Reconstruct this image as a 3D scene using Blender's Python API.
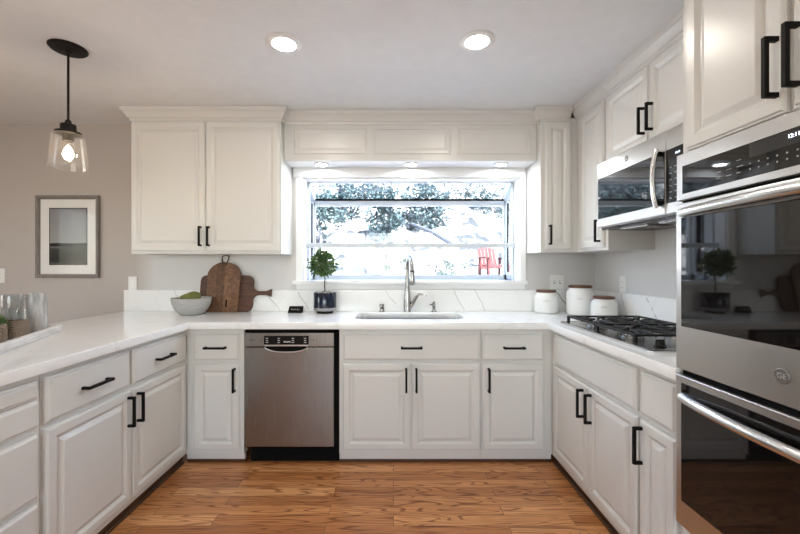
import bpy, bmesh, math, random
from mathutils import Vector, Matrix
random.seed(7)
PI = math.pi
S = bpy.context.scene
C = S.collection
for _o in list(bpy.data.objects):
    bpy.data.objects.remove(_o)

# ------------------------------------------------------------------ camera, sky, sun, fill lamps, exposure
H = 1.30                      # eye height
F = 380.0                     # focal length in pixels of the 800 px frame
cam = bpy.data.cameras.new('camera'); cam.sensor_width = 36; cam.lens = F / 800 * 36
cam.shift_x = 6.6 / 800; cam.clip_start = 0.02; cam.clip_end = 200
co = bpy.data.objects.new('camera', cam); C.objects.link(co)
co.location = (0, 0, H); co.rotation_euler = (PI / 2, 0, 0)
S.camera = co

W = bpy.data.worlds.new('sky'); S.world = W; W.use_nodes = True
wn = W.node_tree.nodes; wl = W.node_tree.links
bg = wn['Background']
sky = wn.new('ShaderNodeTexSky')
sky.sky_type = 'NISHITA'; sky.sun_disc = False; sky.sun_elevation = math.radians(50); sky.sun_rotation = math.radians(100)
wl.new(sky.outputs[0], bg.inputs[0]); bg.inputs[1].default_value = 1.1

sun = bpy.data.lights.new('sun', 'SUN'); sun.energy = 34.0; sun.angle = math.radians(1.0); sun.color = (0.95, 0.97, 1.0)
so = bpy.data.objects.new('sun', sun); C.objects.link(so)
so.rotation_euler = Vector((-0.30, 0.62, -0.73)).to_track_quat('-Z', 'Y').to_euler()

def fill_lamp(name, loc, to, sx, sy, watts, col):
    l = bpy.data.lights.new(name, 'AREA'); l.shape = 'RECTANGLE'; l.size = sx; l.size_y = sy; l.energy = watts; l.color = col
    o = bpy.data.objects.new(name, l); C.objects.link(o); o.location = loc
    o.rotation_euler = Vector(to).to_track_quat('-Z', 'Z').to_euler()
    return o
# unseen area lamps added to fill the room from behind and from the left
fill_lamp('fill_rear', (-0.3, -3.56, 1.45), (0, 1, 0), 2.9, 1.7, 54, (0.97, 1.0, 0.98))
fill_lamp('fill_left', (-4.56, 0.2, 1.5), (1, 0, 0), 1.8, 1.3, 32, (1.0, 0.92, 0.83))

S.view_settings.view_transform = 'Standard'; S.view_settings.look = 'None'
S.view_settings.gamma = 1.0; S.view_settings.use_curve_mapping = False
S.view_settings.exposure = 0.32

# ------------------------------------------------------------------ materials
def mat(name, col=(0.8, 0.8, 0.8), rough=0.5, metal=0.0, **kw):
    m = bpy.data.materials.new(name); m.use_nodes = True
    b = m.node_tree.nodes['Principled BSDF']
    b.inputs['Base Color'].default_value = (*col, 1); b.inputs['Roughness'].default_value = rough; b.inputs['Metallic'].default_value = metal
    for k, v in kw.items():
        b.inputs[k.replace('_', ' ')].default_value = v
    return m
def nodes(m): return m.node_tree.nodes, m.node_tree.links, m.node_tree.nodes['Principled BSDF']
def ramp(n, stops):
    r = n.new('ShaderNodeValToRGB'); e = r.color_ramp.elements
    while len(e) < len(stops): e.new(0.5)
    for q, (p, c) in zip(e, stops): q.position = p; q.color = (*c, 1)
    return r
def math_node(n, l, op, a, b=None):
    x = n.new('ShaderNodeMath'); x.operation = op
    for i, v in enumerate((a, b)):
        if v is None: continue
        if isinstance(v, (int, float)): x.inputs[i].default_value = v
        else: l.new(v, x.inputs[i])
    return x.outputs[0]
def emit(name, col, s):
    m = bpy.data.materials.new(name); m.use_nodes = True
    n, l, b = nodes(m)
    b.inputs['Base Color'].default_value = (*col, 1); b.inputs['Emission Color'].default_value = (*col, 1); b.inputs['Emission Strength'].default_value = s
    return m
def noisy(m, c1, c2, scale, bump=0.0, detail=4, stretch=(1, 1, 1), coord='Object', lo=0.3, hi=0.7):
    n, l, b = nodes(m)
    tc = n.new('ShaderNodeTexCoord'); mp = n.new('ShaderNodeMapping'); mp.inputs['Scale'].default_value = stretch
    l.new(tc.outputs[coord], mp.inputs[0])
    t = n.new('ShaderNodeTexNoise'); t.inputs['Scale'].default_value = scale; t.inputs['Detail'].default_value = detail
    l.new(mp.outputs[0], t.inputs[0])
    r = ramp(n, [(lo, c1), (hi, c2)]); l.new(t.outputs[0], r.inputs[0]); l.new(r.outputs[0], b.inputs['Base Color'])
    if bump:
        bp = n.new('ShaderNodeBump'); bp.inputs['Strength'].default_value = bump; bp.inputs['Distance'].default_value = 0.01
        l.new(t.outputs[0], bp.inputs['Height']); l.new(bp.outputs[0], b.inputs['Normal'])
    return m
def glass(name, ior=1.45, tint=(1, 1, 1), gloss=0.0, haze=0.0):
    m = bpy.data.materials.new(name); m.use_nodes = True
    n, l = m.node_tree.nodes, m.node_tree.links
    n.remove(n['Principled BSDF'])
    t = n.new('ShaderNodeBsdfTransparent'); t.inputs[0].default_value = (*tint, 1)
    g = n.new('ShaderNodeBsdfGlossy'); g.inputs['Roughness'].default_value = gloss
    f = n.new('ShaderNodeFresnel')
    ge = n.new('ShaderNodeNewGeometry'); mr = n.new('ShaderNodeMapRange')      # the same index from either face of a thin pane
    mr.inputs[3].default_value = ior; mr.inputs[4].default_value = 1 / ior
    l.new(ge.outputs['Backfacing'], mr.inputs[0]); l.new(mr.outputs[0], f.inputs[0])
    x = n.new('ShaderNodeMixShader')
    l.new(f.outputs[0], x.inputs[0]); l.new(t.outputs[0], x.inputs[1]); l.new(g.outputs[0], x.inputs[2])
    out = x.outputs[0]
    if haze:                                    # dull white mixed in to stand for lamp glints; clouds the smoky glass too
        t2 = n.new('ShaderNodeBsdfTranslucent'); d2 = n.new('ShaderNodeBsdfDiffuse'); a2 = n.new('ShaderNodeMixShader'); y = n.new('ShaderNodeMixShader')
        l.new(t2.outputs[0], a2.inputs[1]); l.new(d2.outputs[0], a2.inputs[2]); y.inputs[0].default_value = haze
        l.new(out, y.inputs[1]); l.new(a2.outputs[0], y.inputs[2]); out = y.outputs[0]
    l.new(out, n['Material Output'].inputs[0])
    return m
def steel(name, col, rough, axis='x'):
    m = mat(name, col, rough, 1.0)
    n, l, b = nodes(m)
    tc = n.new('ShaderNodeTexCoord'); mp = n.new('ShaderNodeMapping')
    mp.inputs['Scale'].default_value = {'x': (3, 3, 260), 'z': (260, 260, 3)}[axis]
    t = n.new('ShaderNodeTexNoise'); t.inputs['Scale'].default_value = 1.0; t.inputs['Detail'].default_value = 3
    l.new(tc.outputs['Object'], mp.inputs[0]); l.new(mp.outputs[0], t.inputs[0])
    r = n.new('ShaderNodeMapRange'); r.inputs[3].default_value = rough - 0.012; r.inputs[4].default_value = rough + 0.012
    l.new(t.outputs[0], r.inputs[0]); l.new(r.outputs[0], b.inputs['Roughness'])
    return m

M = {}
M['cabinet'] = mat('white_cabinet_paint', (0.70, 0.69, 0.66), 0.30)
M['white_trim'] = mat('white_trim_paint', (0.86, 0.86, 0.85), 0.35)
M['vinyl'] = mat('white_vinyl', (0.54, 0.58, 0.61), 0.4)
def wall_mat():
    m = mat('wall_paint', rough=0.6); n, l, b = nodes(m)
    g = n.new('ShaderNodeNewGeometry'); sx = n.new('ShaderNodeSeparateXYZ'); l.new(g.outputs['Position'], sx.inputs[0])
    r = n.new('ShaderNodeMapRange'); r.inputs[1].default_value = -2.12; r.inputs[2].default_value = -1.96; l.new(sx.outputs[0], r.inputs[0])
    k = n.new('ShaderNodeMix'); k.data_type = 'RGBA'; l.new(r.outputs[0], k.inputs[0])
    k.inputs[6].default_value = (0.49, 0.445, 0.41, 1); k.inputs[7].default_value = (0.66, 0.645, 0.635, 1)      # warm greige on the left, fading to pale grey on the right
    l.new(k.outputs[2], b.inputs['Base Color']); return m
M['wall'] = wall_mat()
M['ceiling'] = noisy(mat('ceiling_paint', rough=0.8), (0.82, 0.83, 0.835), (0.85, 0.86, 0.865), 14, 0.12)
M['black'] = mat('black_metal', (0.006, 0.0055, 0.0055), 0.5, Specular_IOR_Level=0.12)
M['bronze'] = mat('dark_bronze', (0.010, 0.007, 0.006), 0.5, 0.0, Specular_IOR_Level=0.2)
M['steel'] = steel('brushed_steel', (0.27, 0.255, 0.24), 0.27, 'z')
M['steel_h'] = steel('brushed_steel_across', (0.56, 0.545, 0.53), 0.28, 'x')
M['polished'] = mat('polished_steel', (0.66, 0.66, 0.65), 0.22, 1.0)
M['nickel'] = mat('satin_nickel', (0.43, 0.42, 0.405), 0.26, 1.0)
M['badge'] = mat('dull_badge_metal', (0.22, 0.21, 0.20), 0.5, 1.0)
M['sinksteel'] = mat('sink_steel', (0.26, 0.265, 0.275), 0.28, 1.0)
M['ovenglass'] = mat('black_oven_glass', (0.007, 0.006, 0.006), 0.03, IOR=1.50)
M['doorglass'] = mat('microwave_glass', (0.010, 0.010, 0.011), 0.03, IOR=1.95)
M['blackgloss'] = mat('black_gloss_plastic', (0.008, 0.008, 0.009), 0.2, Specular_IOR_Level=0.22)
M['iron'] = mat('black_cast_iron', (0.012, 0.012, 0.013), 0.5, Specular_IOR_Level=0.3)
M['dark'] = mat('dark_gap', (0.005, 0.005, 0.005), 0.8, Specular_IOR_Level=0.08)
M['plastic'] = mat('white_plastic', (0.82, 0.81, 0.79), 0.35)
M['print'] = mat('grey_print', (0.38, 0.38, 0.38), 0.5)
M['darkprint'] = mat('dark_print', (0.06, 0.06, 0.06), 0.5)
M['whiteprint'] = mat('white_print', (0.75, 0.75, 0.75), 0.5)
M['ceramic'] = mat('white_ceramic', (0.84, 0.84, 0.82), 0.25)
M['pane'] = glass('window_glass', 1.40)
M['clear'] = glass('clear_glass', 1.6, (0.96, 0.97, 0.97))
M['shade'] = glass('shade_glass', 1.7, (0.97, 0.97, 0.97), 0.0, 0.012)
M['smoke'] = glass('smoky_glass', 1.6, (0.80, 0.80, 0.79), 0.03, 0.10)
M['artglass'] = glass('picture_glass', 1.16)
M['navy'] = noisy(mat('navy_glaze', rough=0.15), (0.004, 0.007, 0.016), (0.010, 0.018, 0.036), 18)
M['greyglaze'] = mat('grey_stoneware', (0.30, 0.29, 0.29), 0.5)
M['soil'] = noisy(mat('potting_gravel', rough=0.9), (0.12, 0.11, 0.10), (0.55, 0.54, 0.50), 60, 0.6)
M['leaf'] = noisy(mat('dark_green_leaf', rough=0.45), (0.045, 0.10, 0.03), (0.15, 0.25, 0.08), 30)
M['stem'] = mat('brown_stem', (0.05, 0.032, 0.02), 0.8)
M['bowl'] = noisy(mat('grey_stoneware_bowl', rough=0.5), (0.36, 0.36, 0.34), (0.47, 0.46, 0.44), 25, 0.15, stretch=(1, 1, 5))
M['pear'] = noisy(mat('green_pear_skin', rough=0.4), (0.10, 0.12, 0.02), (0.19, 0.20, 0.04), 25)
M['lid'] = noisy(mat('walnut_lid', rough=0.5), (0.085, 0.032, 0.016), (0.15, 0.062, 0.03), 12, stretch=(8, 1, 1))
M['jug'] = noisy(mat('greywashed_stoneware', rough=0.55), (0.24, 0.235, 0.23), (0.66, 0.65, 0.64), 26, 0.3, stretch=(1.6, 1.6, 0.35))
M['wicker'] = mat('wicker', (0.25, 0.19, 0.14), 0.8)
M['whitewood'] = noisy(mat('whitewashed_wood', rough=0.6), (0.58, 0.57, 0.56), (0.86, 0.85, 0.84), 9, 0.25, stretch=(1, 8, 8))
M['frame'] = noisy(mat('grey_driftwood_frame', rough=0.5), (0.17, 0.15, 0.135), (0.24, 0.215, 0.195), 14, stretch=(6, 1, 1))
M['matboard'] = mat('white_mat_board', (0.80, 0.79, 0.77), 0.8)
M['toekick'] = noisy(mat('brown_toe_strip', rough=0.4), (0.05, 0.022, 0.010), (0.085, 0.038, 0.017), 6, stretch=(1, 6, 6))
M['lens'] = emit('lamp_lens', (1.0, 0.93, 0.82), 140.0)
M['puck'] = emit('puck_lens', (0.88, 0.94, 1.0), 150.0)
M['filament'] = emit('bulb_glow', (1.0, 0.72, 0.45), 90.0)
M['digits'] = emit('display_digits', (0.75, 0.85, 1.0), 2.2)
M['red'] = mat('red_painted_wood', (0.075, 0.009, 0.008), 0.8)
M['bark'] = noisy(mat('pale_bark', rough=0.9), (0.10, 0.10, 0.11), (0.22, 0.22, 0.23), 9, stretch=(4, 4, 1))
M['darkbark'] = noisy(mat('dark_bark', rough=0.9), (0.03, 0.037, 0.05), (0.07, 0.08, 0.10), 9, stretch=(4, 4, 1))
def foliage(name, a, b):
    return noisy(mat(name, rough=0.6), a, b, 2.5)
M['crownA'] = foliage('blue_green_leaves', (0.014, 0.034, 0.040), (0.042, 0.078, 0.082))
M['crownB'] = foliage('grey_green_leaves', (0.022, 0.046, 0.050), (0.055, 0.092, 0.092))
M['shrub'] = foliage('shrub_leaves', (0.016, 0.034, 0.028), (0.05, 0.08, 0.058))

# oak floor: boards along x
def floor_mat():
    m = mat('oak_floor', rough=0.3)
    n, l, b = nodes(m)
    g = n.new('ShaderNodeNewGeometry')
    br = n.new('ShaderNodeTexBrick'); br.offset = 0.37; br.offset_frequency = 2
    br.inputs['Color1'].default_value = (0, 0, 0, 1); br.inputs['Color2'].default_value = (1, 1, 1, 1); br.inputs['Mortar'].default_value = (0.5, 0.5, 0.5, 1)
    br.inputs['Scale'].default_value = 1.0; br.inputs['Mortar Size'].default_value = 0.0012; br.inputs['Mortar Smooth'].default_value = 0.3
    br.inputs['Bias'].default_value = 0.0; br.inputs['Brick Width'].default_value = 0.92; br.inputs['Row Height'].default_value = 0.083
    l.new(g.outputs['Position'], br.inputs[0])
    # each board shifts its own grain
    sh = n.new('ShaderNodeVectorMath'); sh.operation = 'MULTIPLY_ADD'
    sh.inputs[1].default_value = (13, 7, 5)
    l.new(br.outputs['Color'], sh.inputs[0]); l.new(g.outputs['Position'], sh.inputs[2])
    mp = n.new('ShaderNodeMapping'); mp.inputs['Scale'].default_value = (0.75, 9, 1); l.new(sh.outputs[0], mp.inputs[0])
    t1 = n.new('ShaderNodeTexNoise'); t1.inputs['Scale'].default_value = 1.6; t1.inputs['Detail'].default_value = 1.2; t1.inputs['Distortion'].default_value = 0.35
    l.new(mp.outputs[0], t1.inputs[0])
    wv = math_node(n, l, 'SINE', math_node(n, l, 'MULTIPLY', t1.outputs[0], 88.0))
    wv = math_node(n, l, 'MULTIPLY_ADD', wv, 0.5); 
    n_last = wv.node; n_last.inputs[2].default_value = 0.5
    mp2 = n.new('ShaderNodeMapping'); mp2.inputs['Scale'].default_value = (6, 160, 1); l.new(sh.outputs[0], mp2.inputs[0])
    t2 = n.new('ShaderNodeTexNoise'); t2.inputs['Scale'].default_value = 1.0; t2.inputs['Detail'].default_value = 5; l.new(mp2.outputs[0], t2.inputs[0])
    tone = ramp(n, [(0.0, (0.45, 0.175, 0.06)), (0.5, (0.62, 0.275, 0.10)), (1.0, (0.78, 0.40, 0.17))])
    l.new(br.outputs['Color'], tone.inputs[0])
    k1 = n.new('ShaderNodeMix'); k1.data_type = 'RGBA'; k1.blend_type = 'MULTIPLY'
    r1 = ramp(n, [(0.0, (0.40, 0.31, 0.25)), (0.10, (0.62, 0.54, 0.48)), (0.30, (1, 1, 1))]); l.new(wv, r1.inputs[0])
    k1.inputs[0].default_value = 0.85; l.new(tone.outputs[0], k1.inputs[6]); l.new(r1.outputs[0], k1.inputs[7])
    k2 = n.new('ShaderNodeMix'); k2.data_type = 'RGBA'; k2.blend_type = 'MULTIPLY'; k2.inputs[0].default_value = 0.8
    r2 = ramp(n, [(0.3, (0.62, 0.55, 0.5)), (0.6, (1, 1, 1))]); l.new(t2.outputs[0], r2.inputs[0])
    l.new(k1.outputs[2], k2.inputs[6]); l.new(r2.outputs[0], k2.inputs[7])
    k3 = n.new('ShaderNodeMix'); k3.data_type = 'RGBA'; l.new(br.outputs['Fac'], k3.inputs[0]); l.new(k2.outputs[2], k3.inputs[6])
    k3.inputs[7].default_value = (0.07, 0.03, 0.012, 1)
    l.new(k3.outputs[2], b.inputs['Base Color'])
    bp = n.new('ShaderNodeBump'); bp.inputs['Strength'].default_value = 0.08; bp.inputs['Distance'].default_value = 0.003
    l.new(t2.outputs[0], bp.inputs['Height']); l.new(bp.outputs[0], b.inputs['Normal'])
    return m
M['floor'] = floor_mat()

# white quartz with thin grey veins; every vein is a line in the stone at its own place
def quartz_mat(name, veins, fine=0.05):
    m = mat(name, rough=0.16)
    n, l, b = nodes(m)
    g = n.new('ShaderNodeNewGeometry')
    t = n.new('ShaderNodeTexNoise'); t.inputs['Scale'].default_value = 9; t.inputs['Detail'].default_value = 3; l.new(g.outputs['Position'], t.inputs[0])
    d = n.new('ShaderNodeVectorMath'); d.operation = 'SUBTRACT'; l.new(t.outputs['Color'], d.inputs[0]); d.inputs[1].default_value = (0.5, 0.5, 0.5)
    d2 = n.new('ShaderNodeVectorMath'); d2.operation = 'MULTIPLY_ADD'; l.new(d.outputs[0], d2.inputs[0]); d2.inputs[1].default_value = (0.045, 0.0, 0.045); l.new(g.outputs['Position'], d2.inputs[2])
    P = d2.outputs[0]
    acc = None
    for A, B, w, s in veins:
        A, B = Vector(A), Vector(B); D = B - A
        v = n.new('ShaderNodeVectorMath'); v.operation = 'SUBTRACT'; l.new(P, v.inputs[0]); v.inputs[1].default_value = A
        dt = n.new('ShaderNodeVectorMath'); dt.operation = 'DOT_PRODUCT'; l.new(v.outputs[0], dt.inputs[0]); dt.inputs[1].default_value = D / D.length_squared
        cl = n.new('ShaderNodeClamp'); l.new(dt.outputs['Value'], cl.inputs[0])
        sc = n.new('ShaderNodeVectorMath'); sc.operation = 'SCALE'; sc.inputs[0].default_value = D; l.new(cl.outputs[0], sc.inputs['Scale'])
        df = n.new('ShaderNodeVectorMath'); df.operation = 'DISTANCE'; l.new(v.outputs[0], df.inputs[0]); l.new(sc.outputs[0], df.inputs[1])
        mr = n.new('ShaderNodeMapRange'); mr.inputs[1].default_value = w * 0.5; mr.inputs[2].default_value = w * 1.6; mr.inputs[3].default_value = s; mr.inputs[4].default_value = 0
        l.new(df.outputs['Value'], mr.inputs[0])
        acc = mr.outputs[0] if acc is None else math_node(n, l, 'MAXIMUM', acc, mr.outputs[0])
    n2 = n.new('ShaderNodeTexNoise'); n2.inputs['Scale'].default_value = 1.7; n2.inputs['Detail'].default_value = 4; n2.inputs['Distortion'].default_value = 0.8; l.new(g.outputs['Position'], n2.inputs[0])
    a = math_node(n, l, 'ABSOLUTE', math_node(n, l, 'SUBTRACT', n2.outputs[0], 0.5))
    fv = n.new('ShaderNodeMapRange'); fv.inputs[1].default_value = 0.0; fv.inputs[2].default_value = 0.014; fv.inputs[3].default_value = fine; fv.inputs[4].default_value = 0; l.new(a, fv.inputs[0])
    acc = fv.outputs[0] if acc is None else math_node(n, l, 'MAXIMUM', acc, fv.outputs[0])
    mx = n.new('ShaderNodeMix'); mx.data_type = 'RGBA'; l.new(acc, mx.inputs[0])
    mx.inputs[6].default_value = (0.88, 0.885, 0.88, 1); mx.inputs[7].default_value = (0.20, 0.19, 0.18, 1)
    l.new(mx.outputs[2], b.inputs['Base Color'])
    return m
def bs(px, py): return ((px - 393.4) / 122.6, 3.10, H - (py - 267) / 122.6)
M['splash'] = quartz_mat('white_quartz_splash', [
    (bs(298.5, 292), bs(308, 309), 0.0022, 0.55), (bs(266, 294), bs(280, 310), 0.0022, 0.6), (bs(174, 289), bs(179, 300), 0.002, 0.5),
    (bs(384, 289), bs(396, 304), 0.002, 0.45), (bs(453, 290), bs(464, 309), 0.0022, 0.55), (bs(475, 291), bs(486, 310), 0.0022, 0.55),
    (bs(555, 290), bs(568, 308), 0.003, 0.85),
    ((1.636, 2.735, 1.11), (1.636, 2.665, 0.96), 0.003, 0.75), ((1.636, 2.46, 1.11), (1.636, 2.365, 0.985), 0.003, 0.75)])
M['quartz'] = quartz_mat('white_quartz_top', [((-0.2, 2.466, 0.92), (-0.3, 2.6, 0.94), 0.002, 0.5), ((0.2, 2.466, 0.91), (0.26, 2.7, 0.94), 0.002, 0.5)], 0.10)

def wood_mat(name, stops, scale, strips=None):
    m = mat(name, rough=0.5)
    n, l, b = nodes(m)
    tc = n.new('ShaderNodeTexCoord'); mp = n.new('ShaderNodeMapping'); mp.inputs['Scale'].default_value = scale; l.new(tc.outputs['Object'], mp.inputs[0])
    t = n.new('ShaderNodeTexNoise'); t.inputs['Scale'].default_value = 1; t.inputs['Detail'].default_value = 6; t.inputs['Distortion'].default_value = 1.5; l.new(mp.outputs[0], t.inputs[0])
    r = ramp(n, stops); l.new(t.outputs[0], r.inputs[0])
    col = r.outputs[0]
    if strips:
        sx = n.new('ShaderNodeSeparateXYZ'); l.new(tc.outputs['Object'], sx.inputs[0])
        st = n.new('ShaderNodeValToRGB'); st.color_ramp.interpolation = 'CONSTANT'
        e = st.color_ramp.elements
        while len(e) < len(strips): e.new(0.5)
        for q, (p, c) in zip(e, strips): q.position = p; q.color = (*c, 1)
        l.new(math_node(n, l, 'ADD', sx.outputs[0], 0.5), st.inputs[0])
        k = n.new('ShaderNodeMix'); k.data_type = 'RGBA'; k.blend_type = 'MULTIPLY'; k.inputs[0].default_value = 1
        l.new(col, k.inputs[6]); l.new(st.outputs[0], k.inputs[7]); col = k.outputs[2]
    l.new(col, b.inputs['Base Color'])
    return m
M['board'] = wood_mat('acacia_board', [(0.3, (0.11, 0.05, 0.024)), (0.5, (0.19, 0.092, 0.045)), (0.72, (0.28, 0.15, 0.08))], (30, 30, 3),
                      [(0, (0.8, 0.75, 0.7)), (0.44, (0.62, 0.56, 0.5)), (0.505, (1.0, 1.0, 0.95)), (0.56, (0.85, 0.82, 0.78))])
M['darkboard'] = wood_mat('walnut_board', [(0.3, (0.045, 0.017, 0.009)), (0.7, (0.13, 0.053, 0.027))], (6, 40, 40))

# ------------------------------------------------------------------ mesh helpers
def obj(name, bm, m=None, parent=None, loc=(0, 0, 0), rot=(0, 0, 0), smooth=35):
    me = bpy.data.meshes.new(name)
    bmesh.ops.recalc_face_normals(bm, faces=bm.faces[:])
    bm.to_mesh(me); bm.free()
    if m: me.materials.append(m)
    if smooth:
        for p in me.polygons: p.use_smooth = True
        me.set_sharp_from_angle(angle=math.radians(smooth))
    o = bpy.data.objects.new(name, me); C.objects.link(o)
    o.location = loc; o.rotation_euler = rot
    if parent: o.parent = parent
    return o
def tag(o, label=None, cat=None, group=None, kind=None):
    if label: o['label'] = label
    if cat: o['category'] = cat
    if group: o['group'] = group
    if kind: o['kind'] = kind
    return o
def thing(name, label, cat, loc=(0, 0, 0), rz=0.0, group=None, kind=None):
    o = bpy.data.objects.new(name, None); o.empty_display_size = 0.1; C.objects.link(o)
    o.location = loc; o.rotation_euler = (0, 0, rz)
    return tag(o, label, cat, group, kind)
def struct(name, bm, m, parent=None, **k):
    o = obj(name, bm, m, parent, **k)
    if not parent: o['kind'] = 'structure'
    return o
def NB(): return bmesh.new()
def box(bm, x0, x1, y0, y1, z0, z1, bev=0.0, seg=1):
    r = bmesh.ops.create_cube(bm, size=1)
    vs = r['verts']
    for v in vs:
        v.co = Vector(((x0 + x1) / 2 + v.co.x * (x1 - x0), (y0 + y1) / 2 + v.co.y * (y1 - y0), (z0 + z1) / 2 + v.co.z * (z1 - z0)))
    if bev:
        es = {e for v in vs for e in v.link_edges}
        bmesh.ops.bevel(bm, geom=list(es), offset=bev, segments=seg, affect='EDGES', profile=0.6)
    return bm
def bx(*a, **k): return box(NB(), *a, **k)
def panel(bm, x0, x1, z0, z1, loops, y=0.0):
    """concentric rectangles (inset, how far out towards -y): a moulded door or drawer front with real relief"""
    rings = []
    for ins, out in loops:
        rings.append([bm.verts.new((a, y - out, b)) for a, b in ((x0 + ins, z0 + ins), (x1 - ins, z0 + ins), (x1 - ins, z1 - ins), (x0 + ins, z1 - ins))])
    for p, q in zip(rings, rings[1:]):
        for i in range(4): bm.faces.new((p[i], p[(i + 1) % 4], q[(i + 1) % 4], q[i]))
    bm.faces.new(rings[-1]); bm.faces.new(rings[0][::-1])
    return bm
T = 0.020
DOOR = [(0, 0), (0, 0.012), (0.005, 0.0135), (0.0075, 0.019), (0.010, T), (0.041, T), (0.056, 0.0095), (0.060, 0.0095), (0.079, 0.0190), (0.082, 0.0195)]
DRAWER = [(0, 0), (0, 0.011), (0.007, 0.0125), (0.012, 0.019), (0.015, T)]
def lathe(bm, prof, seg=32, cx=0, cy=0, cap=True):
    rings = []
    for r, z in prof:
        if r < 1e-5: rings.append([bm.verts.new((cx, cy, z))])
        else: rings.append([bm.verts.new((cx + r * math.cos(2 * PI * i / seg), cy + r * math.sin(2 * PI * i / seg), z)) for i in range(seg)])
    for p, q in zip(rings, rings[1:]):
        for i in range(seg):
            j = (i + 1) % seg
            if len(p) == 1 and len(q) == 1: continue
            if len(p) == 1: bm.faces.new((p[0], q[j], q[i]))
            elif len(q) == 1: bm.faces.new((p[i], p[j], q[0]))
            else: bm.faces.new((p[i], p[j], q[j], q[i]))
    if cap:
        if len(rings[0]) > 1: bm.faces.new(rings[0][::-1])
        if len(rings[-1]) > 1: bm.faces.new(rings[-1])
    return bm
def tube(bm, pts, rad, seg=12, flat=1.0):
    pts = [Vector(p) for p in pts]
    rad = rad if isinstance(rad, (list, tuple)) else [rad] * len(pts)
    rings = []; up = None
    for i, p in enumerate(pts):
        t = (pts[min(i + 1, len(pts) - 1)] - pts[max(i - 1, 0)]).normalized()
        if up is None: up = Vector((0, 0, 1)) if abs(t.z) < 0.9 else Vector((0, 1, 0))
        a = t.cross(up).normalized(); b = a.cross(t).normalized(); up = b
        rings.append([bm.verts.new(p + (a * math.cos(2 * PI * k / seg) + b * math.sin(2 * PI * k / seg) * flat) * rad[i]) for k in range(seg)])
    for p, q in zip(rings, rings[1:]):
        for k in range(seg): bm.faces.new((p[k], p[(k + 1) % seg], q[(k + 1) % seg], q[k]))
    bm.faces.new(rings[0][::-1]); bm.faces.new(rings[-1])
    return bm
def poly_prism(bm, pts, y0, y1):
    a = [bm.verts.new((x, y0, z)) for x, z in pts]; b = [bm.verts.new((x, y1, z)) for x, z in pts]
    for i in range(len(pts)):
        j = (i + 1) % len(pts); bm.faces.new((a[i], a[j], b[j], b[i]))
    bm.faces.new(a[::-1]); bm.faces.new(b)
    return bm
def rrect(x0, x1, y0, y1, r, n=6):
    out = []
    for cx, cy, a0 in ((x1 - r, y0 + r, -PI / 2), (x1 - r, y1 - r, 0), (x0 + r, y1 - r, PI / 2), (x0 + r, y0 + r, PI)):
        for k in range(n + 1):
            a = a0 + PI / 2 * k / n; out.append((cx + r * math.cos(a), cy + r * math.sin(a)))
    return out
def flat_shape(splines, depth, bevel):
    """a slab with rounded edges from closed outlines (the later ones are holes), lying in XY and centred on z = 0"""
    cu = bpy.data.curves.new('outline', 'CURVE'); cu.dimensions = '2D'; cu.fill_mode = 'BOTH'
    cu.extrude = depth / 2 - bevel; cu.bevel_depth = bevel; cu.bevel_resolution = 2; cu.offset = -bevel
    for pts in splines:
        s = cu.splines.new('POLY'); s.points.add(len(pts) - 1); s.use_cyclic_u = True
        for q, p in zip(s.points, pts): q.co = (p[0], p[1], 0, 1)
    o = bpy.data.objects.new('outline', cu); C.objects.link(o)
    dg = bpy.context.evaluated_depsgraph_get()
    me = bpy.data.meshes.new_from_object(o.evaluated_get(dg)); bm = NB(); bm.from_mesh(me)
    bpy.data.objects.remove(o); bpy.data.curves.remove(cu); bpy.data.meshes.remove(me)
    return bm
def lettering(name, s, size, m, parent, loc, rot, depth=0.0004):
    cu = bpy.data.curves.new(name, 'FONT'); cu.body = s; cu.size = size; cu.extrude = depth; cu.align_x = 'CENTER'; cu.align_y = 'CENTER'
    o = bpy.data.objects.new(name, cu); C.objects.link(o)
    dg = bpy.context.evaluated_depsgraph_get()
    me = bpy.data.meshes.new_from_object(o.evaluated_get(dg)); bm = NB(); bm.from_mesh(me)
    bpy.data.objects.remove(o); bpy.data.curves.remove(cu); bpy.data.meshes.remove(me)
    return obj(name, bm, m, parent, loc, rot, smooth=0)
def dup(root, loc, label=None):
    r = root.copy(); C.objects.link(r); r.location = loc
    if label: r['label'] = label
    for ch in list(root.children):
        c = ch.copy(); C.objects.link(c); c.parent = r
        for g in ch.children:
            d = g.copy(); C.objects.link(d); d.parent = c
    return r

# ------------------------------------------------------------------ the room
YB = 3.12; XR = 1.656; CZ = 2.47; XL = -4.5; YF = -3.5
OX0, OX1, OZ0, OZ1 = -0.742, 1.036, 1.186, 2.03      # garden window opening
struct('floor', bx(XL - 0.15, XR + 0.15, YF - 0.15, YB + 0.15, -0.06, 0), M['floor'])
struct('ceiling', bx(XL - 0.15, XR + 0.15, YF - 2.2, YB + 0.15, CZ, CZ + 0.2), M['ceiling'])     # runs on unseen behind, shaped to keep sun out of the rear windows
b = NB()
box(b, XL, OX0, YB, YB + 0.14, 0, CZ); box(b, OX1, XR, YB, YB + 0.14, 0, CZ)
box(b, OX0, OX1, YB, YB + 0.14, 0, OZ0 - 0.03); box(b, OX0, OX1, YB, YB + 0.14, OZ1, CZ)
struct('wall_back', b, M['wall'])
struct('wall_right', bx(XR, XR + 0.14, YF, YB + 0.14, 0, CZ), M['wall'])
b = NB()
box(b, XL - 0.14, XL, YF, -0.7, 0, CZ); box(b, XL - 0.14, XL, 1.1, YB + 0.14, 0, CZ)
box(b, XL - 0.14, XL, -0.7, 1.1, 0, 0.85); box(b, XL - 0.14, XL, -0.7, 1.1, 2.15, CZ)
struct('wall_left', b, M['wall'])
b = NB()
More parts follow.
